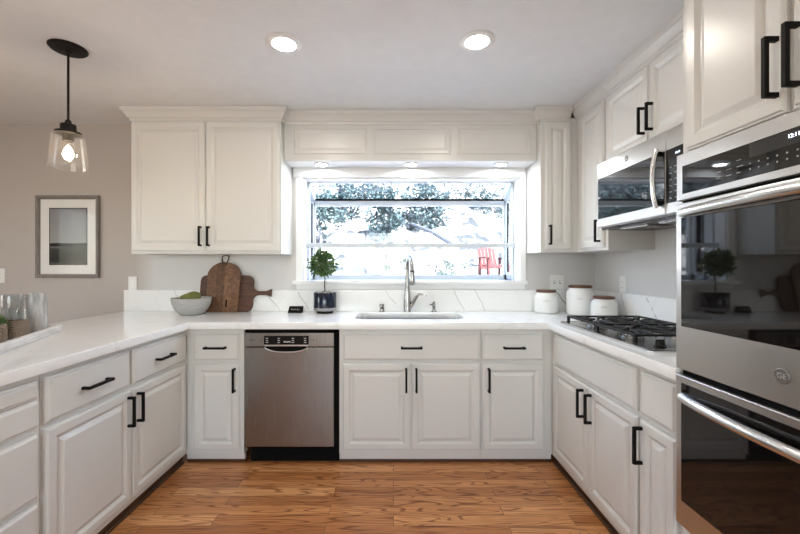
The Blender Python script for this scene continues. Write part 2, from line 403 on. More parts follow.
box(b, XL - 0.14, -1.75, YF - 0.14, YF, 0, CZ); box(b, 1.15, XR + 0.14, YF - 0.14, YF, 0, CZ)
box(b, -1.75, 1.15, YF - 0.14, YF, 0, 0.6); box(b, -1.75, 1.15, YF - 0.14, YF, 2.3, CZ)
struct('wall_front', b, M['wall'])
for nm, a in (('baseboard_back', (XL, -2.0, YB - 0.014, YB, 0, 0.1)), ('baseboard_left', (XL, XL + 0.014, YF, YB, 0, 0.1)), ('baseboard_front', (XL, XR, YF, YF + 0.014, 0, 0.1))):
    struct(nm, bx(*a, bev=0.004), M['white_trim'])
# two unseen windows added to let light in from behind and left
b = NB()
for x in (-1.75, -0.80, 0.17, 1.10): box(b, x, x + 0.05, YF - 0.10, YF - 0.04, 0.6, 2.3)
for z in (0.6, 2.25): box(b, -1.75, 1.15, YF - 0.10, YF - 0.04, z, z + 0.05)
struct('window_2', b, M['vinyl'])
b = NB()
for y in (-0.7, 0.17, 1.05): box(b, XL - 0.10, XL - 0.04, y, y + 0.05, 0.85, 2.15)
for z in (0.85, 2.10): box(b, XL - 0.10, XL - 0.04, -0.7, 1.1, z, z + 0.05)
struct('window_3', b, M['vinyl'])

# garden window: a glazed box that stands out from the back wall
YO = 3.50; ZF = 1.905        # outer pane, height of its head
win = thing('window_1', None, None, (0, 0, 0), kind='structure')
b = NB()
box(b, OX0 - 0.012, OX0, YB + 0.02, YO, OZ0, OZ0 + 0.05); box(b, OX1, OX1 + 0.012, YB + 0.02, YO, OZ0, OZ0 + 0.05)
for x0, x1 in ((OX0 - 0.012, OX0 + 0.026), (OX1 - 0.026, OX1 + 0.012)):
    box(b, x0, x1, YO - 0.03, YO + 0.02, OZ0 - 0.03, ZF + 0.01, 0.003)                 # outer posts
    box(b, x0, x1, YB + 0.10, YB + 0.16, OZ0 - 0.03, OZ1 - 0.02, 0.003)              # posts at the wall
    xs = [(YB + 0.13, OZ1 - 0.045), (YO + 0.02, ZF - 0.03), (YO + 0.02, ZF + 0.02), (YB + 0.13, OZ1 + 0.005)]
    a_ = [b.verts.new((x0, p, q)) for p, q in xs]; c_ = [b.verts.new((x1, p, q)) for p, q in xs]
    for i in range(4): b.faces.new((a_[i], a_[(i + 1) % 4], c_[(i + 1) % 4], c_[i]))
    b.faces.new(a_[::-1]); b.faces.new(c_)                                           # rafters of the sloped roof
box(b, OX0, OX1, YO - 0.03, YO + 0.02, OZ0 - 0.03, OZ0 + 0.042, 0.003)               # bottom rail
box(b, OX0, OX1, YO - 0.03, YO + 0.02, ZF - 0.045, ZF, 0.003)                          # head rail
box(b, OX0, OX1, YB + 0.09, YB + 0.15, OZ1 - 0.012, OZ1 + 0.02)
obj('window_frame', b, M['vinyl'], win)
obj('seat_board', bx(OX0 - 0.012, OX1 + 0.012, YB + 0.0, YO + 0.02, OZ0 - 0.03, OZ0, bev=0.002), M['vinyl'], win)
obj('gasket', bx(OX0 + 0.03, OX1 - 0.03, YO - 0.034, YO + 0.012, ZF + 0.001, ZF + 0.016), M['black'], win)
b = NB()
for x in (OX0 + 0.0165, OX1 - 0.0205):
    box(b, x, x + 0.004, YB + 0.24, YB + 0.275, OZ0 + 0.07, ZF - 0.04)
obj('side_seal', b, M['dark'], win)
def sash(x):                                     # side casement
    b = NB()
    y0, y1 = YB + 0.165, YO - 0.035
    for ya, yb in ((y0, y0 + 0.035), (y1 - 0.035, y1)): box(b, x - 0.012, x + 0.012, ya, yb, OZ0 + 0.006, 1.94 - 0.32 * (ya - y0))
    box(b, x - 0.012, x + 0.012, y0, y1, OZ0 + 0.006, OZ0 + 0.045)
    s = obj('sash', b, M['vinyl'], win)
    g = NB(); pts = [(y0 + 0.03, OZ0 + 0.04), (y1 - 0.03, OZ0 + 0.04), (y1 - 0.03, 1.875), (y0 + 0.03, 1.955)]
    v0 = [g.verts.new((x - 0.002, p, q)) for p, q in pts]; v1 = [g.verts.new((x + 0.002, p, q)) for p, q in pts]
    for i in range(4): g.faces.new((v0[i], v0[(i + 1) % 4], v1[(i + 1) % 4], v1[i]))
    g.faces.new(v0[::-1]); g.faces.new(v1)
    obj('pane', g, M['pane'], s)
sash(OX0 + 0.004); sash(OX1 - 0.004)
obj('pane', bx(OX0 + 0.02, OX1 - 0.02, YO - 0.006, YO - 0.002, OZ0 + 0.04, ZF - 0.04), M['pane'], win)
b = NB()
pts = [(YB + 0.13, OZ1 - 0.012), (YO + 0.005, ZF + 0.016), (YO + 0.005, ZF + 0.020), (YB + 0.13, OZ1 - 0.008)]
a_ = [b.verts.new((OX0 + 0.02, p, q)) for p, q in pts]; c_ = [b.verts.new((OX1 - 0.02, p, q)) for p, q in pts]
for i in range(4): b.faces.new((a_[i], a_[(i + 1) % 4], c_[(i + 1) % 4], c_[i]))
b.faces.new(a_[::-1]); b.faces.new(c_)
obj('roof_pane', b, M['pane'], win)
shf = obj('shelf', bx(OX0 + 0.002, OX1 - 0.018, YB + 0.055, YB + 0.08, 1.462, 1.500, bev=0.003), M['vinyl'], win)
obj('glass_shelf', bx(OX0 + 0.03, OX1 - 0.03, YB + 0.08, YO - 0.04, 1.478, 1.486), M['pane'], shf)
b = NB()                                          # jamb lining and casing
box(b, OX0 - 0.001, OX0 + 0.012, YB - 0.004, YB + 0.10, OZ0, OZ1); box(b, OX1 - 0.012, OX1 + 0.001, YB - 0.004, YB + 0.10, OZ0, OZ1)
box(b, OX0, OX1, YB - 0.004, YB + 0.14, OZ1 - 0.010, OZ1 + 0.001)
box(b, OX0 - 0.055, OX0, YB - 0.018, YB - 0.001, OZ0, OZ1, 0.003); box(b, OX1, OX1 + 0.048, YB - 0.018, YB - 0.001, OZ0, OZ1, 0.003)
box(b, OX0 - 0.075, OX1 + 0.047, YB - 0.022, YB - 0.001, OZ1, 2.128, 0.003)
obj('casing', b, M['white_trim'], win)
b = NB(); box(b, OX0 - 0.075, OX1 + 0.055, YB - 0.050, YB + 0.02, OZ0 - 0.028, OZ0 + 0.002, 0.006, 2)
obj('sill', b, M['white_trim'], win)
obj('apron', bx(OX0 - 0.055, OX1 + 0.045, YB - 0.010, YB - 0.001, 1.114, OZ0 - 0.028, bev=0.003), M['white_trim'], win)

# ------------------------------------------------------------------ cabinets
def bar_handle(parent, cx, cz, L, vertical, y=-T, name='handle', r=0.0064, proj=0.032):
    b = NB(); h = L / 2
    for s in (-1, 1):
        p = s * (h - r)
        if vertical: box(b, cx - r, cx + r, y - proj, y, cz + p - r, cz + p + r, 0.001)
        else: box(b, cx + p - r, cx + p + r, y - proj, y, cz - r, cz + r, 0.001)
    if vertical: box(b, cx - r, cx + r, y - proj - r, y - proj + r, cz - h, cz + h, 0.0015)
    else: box(b, cx - h, cx + h, y - proj - r, y - proj + r, cz - r, cz + r, 0.0015)
    return obj(name, b, M['black'], parent)
def door(root, x0, x1, z0, z1, hx=None, hz=None, L=0.155):
    d = obj('door', panel(NB(), x0, x1, z0, z1, DOOR), M['cabinet'], root, smooth=0)
    if hx is not None: bar_handle(d, hx, hz, L, True)
    return d
def drawer(root, x0, x1, z0, z1, handle=True, L=0.14):
    d = obj('drawer', panel(NB(), x0, x1, z0, z1, DRAWER), M['cabinet'], root, smooth=0)
    if handle: bar_handle(d, (x0 + x1) / 2, (z0 + z1) / 2 - 0.003, L, False)
    return d
def carcass(root, w, d, z0, z1, top=True):
    b = NB(); t = 0.018
    box(b, 0.0005, w - 0.0005, 0, t, z0, z1)                               # face frame
    box(b, 0.0005, t, t, d, z0, z1); box(b, w - t, w - 0.0005, t, d, z0, z1)
    box(b, t, w - t, d - 0.008, d, z0, z1); box(b, t, w - t, t, d - 0.008, z0, z0 + t)
    if top: box(b, t, w - t, t, d - 0.008, z1 - t, z1)
    return obj('carcass', b, M['cabinet'], root)
BT = 0.893; B0 = 0.062
DZ = (0.684, 0.866); OZ = (0.095, 0.664)            # drawer row and door row
def base(label, loc, rz, w, d=0.598):
    r = thing('base_cabinet', label, 'base cabinet', loc, rz, 'white base cabinets')
    carcass(r, w, d, B0, BT, top=False)
    if rz == 0:                                  # back run: white toe board over a brown shoe strip
        t = obj('toe_kick', bx(0, w, 0.018, 0.036, 0.021, B0 - 0.001), M['cabinet'], r)
        obj('shoe_strip', bx(0, w, 0.016, 0.036, 0, 0.0205, bev=0.002), M['toekick'], t)
    else:
        t = obj('toe_kick', bx(0, w, 0.020, 0.038, 0, B0 - 0.001), M['toekick'], r)
        obj('shoe_strip', bx(0, w, 0.008, 0.0198, 0, 0.018, bev=0.003), M['toekick'], t)
    return r
RL, RR = PI / 2, -PI / 2
# back run: face frame at y = 2.515
r = base('narrow white base cabinet left of the dishwasher, one drawer over one door', (-1.3745, 2.515, 0), 0, 0.3875)
drawer(r, 0.0585, 0.3605, *DZ); door(r, 0.0585, 0.3605, *OZ, hx=0.3335, hz=0.560)
r = base('wide white sink base cabinet with two doors right of the dishwasher', (-0.358, 2.515, 0), 0, 0.938)
drawer(r, 0.024, 0.930, *DZ); door(r, 0.024, 0.4725, *OZ, hx=0.442, hz=0.560); door(r, 0.4755, 0.930, *OZ, hx=0.508, hz=0.560)
r = base('white base cabinet with one drawer and one door, between sink base and right-hand corner', (0.581, 2.515, 0), 0, 0.469)
drawer(r, 0.008, 0.409, *DZ); door(r, 0.008, 0.409, *OZ, hx=0.043, hz=0.560)
# left run: faces +x, local x runs away from the camera
r = base('white two-door two-drawer base cabinet in the peninsula on the left', (-1.375, 1.477, 0), RL, 1.037)
drawer(r, 0.009, 0.485, *DZ, L=0.15); drawer(r, 0.508, 1.017, *DZ, L=0.15)
door(r, 0.009, 0.495, *OZ, hx=0.463, hz=0.560); door(r, 0.500, 1.017, *OZ, hx=0.533, hz=0.560)
r = base('white base cabinet with a stack of drawers nearest the camera on the left', (-1.375, 0.875, 0), RL, 0.601)
obj('pull_out_board', panel(NB(), 0.02, 0.585, 0.795, 0.866, DRAWER), M['cabinet'], r, smooth=0)
for z0, z1 in ((0.684, 0.792), (0.415, 0.664), (0.095, 0.397)): drawer(r, 0.02, 0.585, z0, z1, handle=False)
# right run: faces -x, local x runs towards the camera
r = base('white cooktop base cabinet with long blank front over two doors on the right', (1.05, 2.514, 0), RR, 0.908)
obj('drawer_front', panel(NB(), 0.062, 0.891, *DZ, DRAWER), M['cabinet'], r, smooth=0)
door(r, 0.062, 0.496, *OZ, hx=0.452, hz=0.560); door(r, 0.500, 0.900, *OZ, hx=0.536, hz=0.560)
r = base('slim white base cabinet beside the wall ovens, small drawer over narrow door', (1.05, 1.605, 0), RR, 0.228)
drawer(r, 0.010, 0.214, *DZ, handle=False); door(r, 0.010, 0.214, *OZ, hx=0.030, hz=0.560)

def crown(root, pts, name='crown'):
    """cornice swept along pts (local x, y, out of the cabinet on the right hand), from z 2.375 to the ceiling"""
    prof = [(0.0, 2.378), (0.008, 2.378), (0.010, 2.396), (0.018, 2.400), (0.024, 2.415), (0.040, 2.437), (0.052, 2.444), (0.056, 2.468), (0.0, 2.468)]
    b = NB(); P = [Vector(p) for p in pts]; secs = []
    for i, p in enumerate(P):
        dirs = []
        if i > 0: dirs.append((P[i] - P[i - 1]).normalized())
        if i < len(P) - 1: dirs.append((P[i + 1] - P[i]).normalized())
        ns = [Vector((d.y, -d.x)) for d in dirs]
        nn = sum(ns, Vector((0, 0))); nn = nn / nn.length_squared * len(ns) if len(ns) == 1 else nn * (2 / nn.length_squared)
        secs.append([b.verts.new((p.x + nn.x * o, p.y + nn.y * o, z)) for o, z in prof])
    for s, t in zip(secs, secs[1:]):
        for k in range(len(prof)): b.faces.new((s[k], s[(k + 1) % len(prof)], t[(k + 1) % len(prof)], t[k]))
    b.faces.new(secs[0][::-1]); b.faces.new(secs[-1])
    return obj(name, b, M['cabinet'], root, smooth=20)
def wallcab(label, loc, rz, w, d, z0, z1=2.40):
    r = thing('wall_cabinet', label, 'wall cabinet', (loc[0], loc[1], z0), rz, 'white wall cabinets')
    return r
def wparts(r, w, d, z0, z1=2.40):
    c = carcass(r, w, d, z0, z1); return c
def lower(r, dz):                                  # children were built in room heights; the Empty sits at the cabinet's base
    for c in r.children: c.location.z -= dz
# left pair of upper doors
r = wallcab('large white two-door wall cabinet on the left above the cutting boards', (-1.938, 2.81, 0), 0, 1.108, 0.308, 1.398)
wparts(r, 1.108, 0.308, 1.398)
door(r, 0.008, 0.553, 1.416, 2.372, hx=0.525, hz=1.525, L=0.145); door(r, 0.559, 1.095, 1.416, 2.372, hx=0.585, hz=1.525, L=0.145)
crown(r, [(0, 0.30), (0, 0), (1.108, 0), (1.108, 0.06)]); lower(r, 1.398)
# corner upper on the back wall
r = wallcab('narrow white wall cabinet on the back wall just right of the window', (1.088, 2.81, 0), 0, 0.566, 0.308, 1.41)
wparts(r, 0.566, 0.308, 1.41)
door(r, 0.030, 0.222, 1.428, 2.372, hx=0.058, hz=1.535, L=0.145)
crown(r, [(0, 0.06), (0, 0), (0.215, 0)]); lower(r, 1.41)
# right wall, next to the corner
r = wallcab('narrow white wall cabinet in the corner left of the microwave', (1.36, 2.806, 0), RR, 0.402, 0.294, 1.41)
wparts(r, 0.402, 0.294, 1.41)
door(r, 0.070, 0.370, 1.428, 2.372, hx=0.34, hz=1.535, L=0.145)
crown(r, [(0.0, 0), (0.402, 0)]); lower(r, 1.41)
# over the microwave
r = wallcab('short white two-door wall cabinet above the microwave', (1.36, 2.402, 0), RR, 0.802, 0.294, 1.940)
wparts(r, 0.802, 0.294, 1.940)
door(r, 0.006, 0.400, 1.952, 2.372, hx=0.372, hz=2.08, L=0.145); door(r, 0.405, 0.795, 1.952, 2.372, hx=0.436, hz=2.08, L=0.145)
crown(r, [(0, 0), (0.802, 0)]); lower(r, 1.940)
# bridge over the window between the wall cabinets
VX0, VX1 = -0.828, 1.086
r = thing('window_valance', 'long white panelled valance bridging the wall cabinets over the window', 'valance', (VX0, 2.88, 2.105))
b = NB()
box(b, 0, VX1 - VX0, 0, 0.02, 2.105, 2.44); box(b, 0, VX1 - VX0, 0.02, 0.215, 2.13, 2.145)
obj('face_board', b, M['cabinet'], r)
LP = [(0, 0), (0.0, 0.004), (0.010, 0.008), (0.014, 0.008), (0.022, 0.003), (0.026, 0.003)]
PN = [(0, 0), (0, 0.006), (0.006, 0.009), (0.012, 0.009), (0.016, 0.004), (0.03, 0.004), (0.045, 0.008)]
for p0, p1 in ((294, 367), (373.5, 450.5), (457, 531)):
    obj('raised_panel', panel(NB(), (p0 - 393.4) / 132 - VX0, (p1 - 393.4) / 132 - VX0, 2.155, 2.352, PN), M['cabinet'], r, smooth=0)
obj('soffit_board', bx(0, VX1 - VX0, 0.02, 0.215, 2.108, 2.128), M['white_trim'], r)
crown(r, [(0, 0), (VX1 - VX0, 0)]); lower(r, 2.105)
# tall oven cabinet
TY, TW = 1.350, 0.752
r = thing('oven_cabinet', 'tall white cabinet around the wall ovens with two upper doors', 'tall cabinet', (1.03, TY, 0), RR)
b = NB()
box(b, 0, 0.018, 0, 0.62, 0.045, CZ - 0.005); box(b, TW - 0.018, TW, 0, 0.62, 0.045, CZ - 0.005)
box(b, 0.018, TW - 0.018, 0, 0.62, 0.045, 0.385); box(b, 0.018, TW - 0.018, 0, 0.62, 1.695, 1.723)
box(b, 0.018, TW - 0.018, 0, 0.018, 1.723, CZ - 0.005); box(b, 0.018, TW - 0.018, 0.612, 0.62, 0.385, 1.695)
obj('carcass', b, M['cabinet'], r)
obj('toe_kick', bx(0, TW, 0.03, 0.048, 0, 0.044), M['toekick'], r)
door(r, 0.032, 0.367, 1.702, 2.40, hx=0.350, hz=1.825, L=0.16); door(r, 0.385, 0.725, 1.702, 2.40, hx=0.402, hz=1.83, L=0.16)

# ------------------------------------------------------------------ countertop and backsplash
CT = 0.939
outer = [(-2.2, 0.86), (-1.33, 0.86), (-1.33, 2.47), (1.006, 2.47), (1.006, 1.354), (1.652, 1.354), (1.652, 3.117), (-2.2, 3.117)]
SX0, SX1, SY0, SY1 = -0.272, 0.500, 2.640, 3.015
hole = rrect(SX0, SX1, SY0, SY1, 0.07)
tag(obj('countertop', flat_shape([outer, hole], 0.045, 0.003), M['quartz'], None, (0, 0, CT - 0.0225)), 'white quartz U-shaped worktop with faint grey veins on the base cabinets', 'countertop')
tag(obj('backsplash', bx(-2.2, 1.633, 3.10, 3.118, CT + 0.0005, 1.112, bev=0.0015), M['splash']), 'long low white veined backsplash slab along the back wall under the window', 'backsplash')
tag(obj('backsplash', bx(1.636, 1.654, 1.356, 3.098, CT + 0.0005, 1.112, bev=0.0015), M['splash']), 'short low white backsplash slab behind the cooktop on the right wall', 'backsplash')

# ------------------------------------------------------------------ sink, taps
r = thing('kitchen_sink', 'undermount stainless steel sink below the window', 'sink', ((SX0 + SX1) / 2, (SY0 + SY1) / 2, 0.70))
b = NB(); rings = []
hx, hy = (SX1 - SX0) / 2, (SY1 - SY0) / 2
for gx, z in ((0.018, 0.192), (0.003, 0.192), (0.001, 0.188), (-0.004, 0.05), (-0.03, 0.012), (-0.09, 0.006)):
    rings.append([b.verts.new((x, y, z)) for x, y in rrect(-hx - gx, hx + gx, -hy - gx, hy + gx, 0.07 + gx * 0.5)])
for p, q in zip(rings, rings[1:]):
    for i in range(len(p)): b.faces.new((p[i], p[(i + 1) % len(p)], q[(i + 1) % len(p)], q[i]))
b.faces.new(rings[-1])
s = obj('basin', b, M['sinksteel'], r)
md = s.modifiers.new('shell', 'SOLIDIFY'); md.thickness = 0.0015; md.offset = 0
obj('drain', lathe(NB(), [(0, 0.009), (0.03, 0.0085), (0.042, 0.011), (0.045, 0.009), (0.045, 0.0075), (0, 0.0075)], 24), M['polished'], r)

FX, FY = 0.112, 3.058
r = thing('kitchen_faucet', 'brushed nickel pull-down gooseneck faucet behind the sink', 'faucet', (FX, FY, CT))
obj('body', lathe(NB(), [(0, 0.0005), (0.030, 0.0005), (0.030, 0.006), (0.027, 0.012), (0.030, 0.05), (0.0275, 0.11), (0.022, 0.17), (0.018, 0.20), (0, 0.202)], 28), M['nickel'], r)
pts = [(0, 0, 0.16), (0, 0, 0.26), (0, 0, 0.345)]
dx, dy = 0.030, -0.178
for k in range(1, 13):
    a = PI * k / 12
    u = (1 - math.cos(a)) / 2
    pts.append((dx * u, dy * u, 0.345 + 0.094 * math.sin(a)))
pts.append((dx * 1.02, dy * 1.02, 0.325))
obj('spout', tube(NB(), pts, 0.0172, 16), M['nickel'], r)
hd = obj('spray_head', lathe(NB(), [(0, 0), (0.022, 0), (0.0245, 0.004), (0.023, 0.04), (0.0195, 0.09), (0.0178, 0.10), (0, 0.10)], 24), M['nickel'], r, (dx * 1.02, dy * 1.02, 0.228))
obj('nozzle', lathe(NB(), [(0, -0.003), (0.016, -0.003), (0.017, 0.0), (0, 0.0)], 24), M['black'], hd)
obj('collar', lathe(NB(), [(0.0174, 0.098), (0.0190, 0.098), (0.0190, 0.106), (0.0174, 0.106), (0.0174, 0.098)], 24, cap=False), M['black'], hd)
obj('lever', tube(NB(), [(0.006, 0, 0.020), (0.035, -0.005, 0.060), (0.075, -0.015, 0.125), (0.088, -0.018, 0.141), (0.105, -0.022, 0.143), (0.150, -0.03, 0.132)], [0.023, 0.021, 0.018, 0.014, 0.011, 0.008], 14, 0.7), M['nickel'], r)
r = thing('soap_dispenser', 'small brushed nickel soap pump on the worktop right of the faucet', 'soap dispenser', (0.327, 3.058, CT))
obj('base', lathe(NB(), [(0, 0.0005), (0.024, 0.0005), (0.022, 0.008), (0.014, 0.012), (0.012, 0.03), (0.014, 0.034), (0.014, 0.05), (0, 0.05)], 20), M['nickel'], r)
obj('pump', tube(NB(), [(0, 0, 0.045), (0, 0, 0.075), (-0.006, -0.002, 0.079)], 0.011, 12), M['nickel'], r)
obj('nozzle', tube(NB(), [(0, 0, 0.062), (-0.02, -0.012, 0.062), (-0.036, -0.022, 0.057)], [0.006, 0.006, 0.0045], 10), M['nickel'], r)
r = thing('air_gap', 'stubby brushed nickel cap on the worktop left of the faucet', 'air gap', (-0.093, 3.058, CT))
obj('cap', lathe(NB(), [(0, 0.0005), (0.024, 0.0005), (0.024, 0.006), (0.019, 0.010), (0.019, 0.056), (0.016, 0.062), (0, 0.063)], 22), M['nickel'], r)
obj('vent_slot', bx(-0.009, 0.009, -0.0205, -0.017, 0.024, 0.040), M['dark'], r)

# ------------------------------------------------------------------ dishwasher
r = thing('dishwasher', 'stainless steel built-in dishwasher with black control strip', 'dishwasher', (-0.984, 2.515, 0))
obj('tub', bx(0.004, 0.621, 0.03, 0.57, 0.09, 0.885), M['dark'], r)
b = NB(); box(b, 0.592, 0.6215, -0.004, 0.03, 0.04, 0.884); box(b, 0.0035, 0.6215, -0.004, 0.03, 0.871, 0.884)
obj('surround', b, M['dark'], r)
PW0, PW1 = 0.004, 0.593
def dwpanel(x0, x1, z0, z1):
    return panel(NB(), x0, x1, z0, z1, [(0, -0.028), (0, 0.018), (0.002, 0.0205), (0.004, 0.021)])
obj('door_panel', dwpanel(PW0, PW1, 0.118, 0.772), M['steel'], r, smooth=0)
cp = obj('control_panel', dwpanel(PW0, PW1, 0.776, 0.868), M['steel'], r, smooth=0)
ds = obj('display', bx(0.135, 0.428, -0.0235, -0.019, 0.792, 0.848, bev=0.001), M['blackgloss'], cp)
b = NB()
for x in (0.155, 0.232, 0.325, 0.405):
    for z in (0.832, 0.818, 0.805): box(b, x - 0.008, x + 0.008, -0.0241, -0.0233, z - 0.0016, z + 0.0016)
for k in range(4): box(b, 0.265 + k * 0.012, 0.272 + k * 0.012, -0.0241, -0.0233, 0.805, 0.814)
obj('button_marks', b, M['whiteprint'], cp)
for cx, nm in ((0.116, 'power_button'), (0.448, 'start_button')):
    obj(nm, tube(NB(), [(cx + 0.009 * math.cos(2 * PI * k / 16), -0.0215, 0.82 + 0.009 * math.sin(2 * PI * k / 16)) for k in range(17)], 0.001, 6), M['darkprint'], cp)
obj('indicator', bx(0.462, 0.467, -0.0218, -0.0205, 0.8175, 0.8225), M['darkprint'], cp)
lettering('badge_lettering', 'BOSCH', 0.014, M['darkprint'], cp, (0.058, -0.0213, 0.82), (PI / 2, 0, 0), 0.0003)
# pocket handle: dark recess with a bowed lip
hp = obj('handle', bx(0.138, 0.426, -0.026, -0.018, 0.779, 0.789, bev=0.002), M['polished'], r)
b = NB(); pts = []
for k in range(13):
    x = 0.150 + 0.262 * k / 12; pts.append((x, 0.745 + 0.022 * abs(2 * k / 12 - 1) ** 3))
poly_prism(b, [(0.138, 0.779), (0.426, 0.779)] + pts[::-1], -0.0225, -0.019)
obj('grip_recess', b, M['dark'], hp)
b = tube(NB(), [(0.140, -0.023, 0.772)] + [(x, -0.0245, z - 0.003) for x, z in pts] + [(0.422, -0.023, 0.772)], 0.0035, 8)
obj('grip_lip', b, mat('satin_chrome', (0.8, 0.79, 0.78), 0.35, 1.0), hp)
obj('kick_plate', bx(0.03, 0.6215, 0.03, 0.045, 0.002, 0.115), M['dark'], r)
obj('foot_rail', bx(0.03, 0.615, 0.046, 0.50, 0.0, 0.09), M['dark'], r)

# ------------------------------------------------------------------ microwave (local x towards the camera, y into the wall)
MX, MY, MW = 1.29, 2.362, 0.758
r = thing('microwave', 'stainless over-range microwave with black glass door above the cooktop', 'microwave', (MX, MY, 1.527), RR)
MH = 0.408
obj('housing', bx(0, MW, 0.0, 0.362, 0.012, MH, bev=0.002), M['steel'], r)
b = NB(); box(b, 0.004, MW - 0.004, 0.004, 0.35, 0.0, 0.012)
u = obj('underside', b, M['blackgloss'], r)
for x in (0.10, 0.42):
    g = NB(); box(g, x, x + 0.24, 0.06, 0.20, -0.004, 0.0)
    for k in range(9): box(g, x + 0.01, x + 0.23, 0.068 + k * 0.0145, 0.074 + k * 0.0145, -0.007, -0.004)
    obj('grease_filter', g, M['steel'], u)
dW = 0.595
fr = panel(NB(), 0, dW, 0.016, MH, [(0, 0), (0, 0.020), (0.003, 0.024), (0.006, 0.025)])
d = obj('door', fr, M['steel_h'], r, smooth=0)
obj('window', bx(0.016, dW - 0.004, -0.0275, -0.024, 0.066, 0.312, bev=0.001), M['doorglass'], d)
bw = lambda t: 1 - (2 * t - 1) ** 2
h = obj('handle', tube(NB(), [(dW - 0.032, -0.046 - 0.018 * bw(k / 12), 0.052 + 0.275 * k / 12) for k in range(13)], 0.013, 12, 0.8), M['polished'], d)
for z in (0.072, 0.306): obj('handle_mount', bx(dW - 0.043, dW - 0.021, -0.046, -0.024, z - 0.012, z + 0.012, bev=0.003), M['blackgloss'], h)
lg = obj('badge', lathe(NB(), [(0, 0), (0.016, 0), (0.016, 0.003), (0.014, 0.004), (0, 0.004)], 24), M['nickel'], d, (0.30, -0.0245, 0.360), (PI / 2, 0, 0))
lettering('badge_lettering', 'GE', 0.016, M['print'], lg, (0, 0, 0.0042), (0, 0, 0))
fr = panel(NB(), dW + 0.002, MW, 0.016, MH, [(0, 0), (0, 0.020), (0.003, 0.024), (0.006, 0.025)])
cp = obj('control_panel', fr, M['steel_h'], r, smooth=0)
obj('keypad', bx(dW + 0.006, MW - 0.006, -0.0275, -0.024, 0.066, 0.312, bev=0.001), M['blackgloss'], cp)
b = NB()
for i in range(4):
    for k in range(6): box(b, dW + 0.030 + i * 0.03, dW + 0.043 + i * 0.03, -0.0280, -0.0274, 0.085 + k * 0.028, 0.089 + k * 0.028)
obj('key_marks', b, M['print'], cp)
lettering('clock_digits', '12:11', 0.014, M['digits'], cp, (dW + 0.080, -0.0280, 0.284), (PI / 2, 0, 0))

# ------------------------------------------------------------------ double wall oven
OW0, OW1 = 0.006, 0.746
r = thing('double_oven', 'stainless double wall oven with black glass doors at the right edge', 'oven', (1.028, TY, 0.39), RR)
obj('housing', bx(0.022, TW - 0.022, 0.004, 0.58, 0.004, 1.298), M['dark'], r)
def oz(z): return z - 0.39
def ofront(z0, z1, name, m, out=0.028):
    return obj(name, panel(NB(), OW0, OW1, oz(z0), oz(z1), [(0, -0.0), (0, out - 0.004), (0.002, out - 0.001), (0.004, out)]), m, r, smooth=0)
t = obj('trim', bx(OW0 + 0.01, OW1 - 0.01, -0.012, 0.004, oz(0.40), oz(1.69)), M['dark'], r)
cp = ofront(1.530, 1.692, 'control_panel', M['steel_h'])
obj('control_glass', bx(OW0 + 0.030, OW1 - 0.030, -0.030, -0.026, oz(1.552), oz(1.648), bev=0.001), M['ovenglass'], cp)
obj('display', bx(0.285, 0.475, -0.0306, -0.029, oz(1.606), oz(1.644)), mat('display_grey', (0.035, 0.036, 0.038), 0.1), cp)
lettering('clock_digits', '12:11', 0.014, M['digits'], cp, (0.404, -0.0310, oz(1.629)), (PI / 2, 0, 0))
b = NB(); rr = random.Random(3)
for i in range(3):
    for k in range(3): box(b, 0.175 + i * 0.035, 0.175 + i * 0.035 + rr.uniform(0.012, 0.022), -0.0304, -0.0298, oz(1.572 + k * 0.018), oz(1.574 + k * 0.018))
for i in range(7):
    for k in range(2): box(b, 0.285 + i * 0.025, 0.289 + i * 0.025, -0.0304, -0.0298, oz(1.572 + k * 0.016), oz(1.576 + k * 0.016))
obj('key_marks', b, M['print'], cp)
def odoor(z0, z1, g0, g1, hz):
    d = ofront(z0, z1, 'door', M['steel_h'], 0.030)
    obj('window', bx(OW0 + 0.028, OW1 - 0.028, -0.0325, -0.028, oz(g0), oz(g1), bev=0.0012), M['ovenglass'], d)
    L0, L1 = OW0 + 0.034, OW1 - 0.034
    pts = [(L0 + (L1 - L0) * k / 16, -0.030 - 0.036 * bw(k / 16) ** 0.8, oz(hz)) for k in range(17)]
    h = obj('handle', tube(NB(), pts, 0.0180, 16, 0.9), M['polished'], d)
    for x in (L0 + 0.012, L1 - 0.012): obj('handle_mount', bx(x - 0.012, x + 0.012, -0.040, -0.029, oz(hz) - 0.013, oz(hz) + 0.013, bev=0.004), M['polished'], h)
    return d
d1 = odoor(0.945, 1.521, 1.095, 1.470, 1.487)
lg = obj('badge', lathe(NB(), [(0, 0), (0.020, 0), (0.020, 0.003), (0.0175, 0.0045), (0.0165, 0.0035), (0, 0.0035)], 32), M['badge'], d1, (0.376, -0.0300, oz(1.02)), (PI / 2, 0, 0))
lettering('badge_lettering', 'GE', 0.020, M['print'], lg, (0, 0, 0.0038), (0, 0, 0))
d2 = odoor(0.402, 0.925, 0.492, 0.900, 0.850)

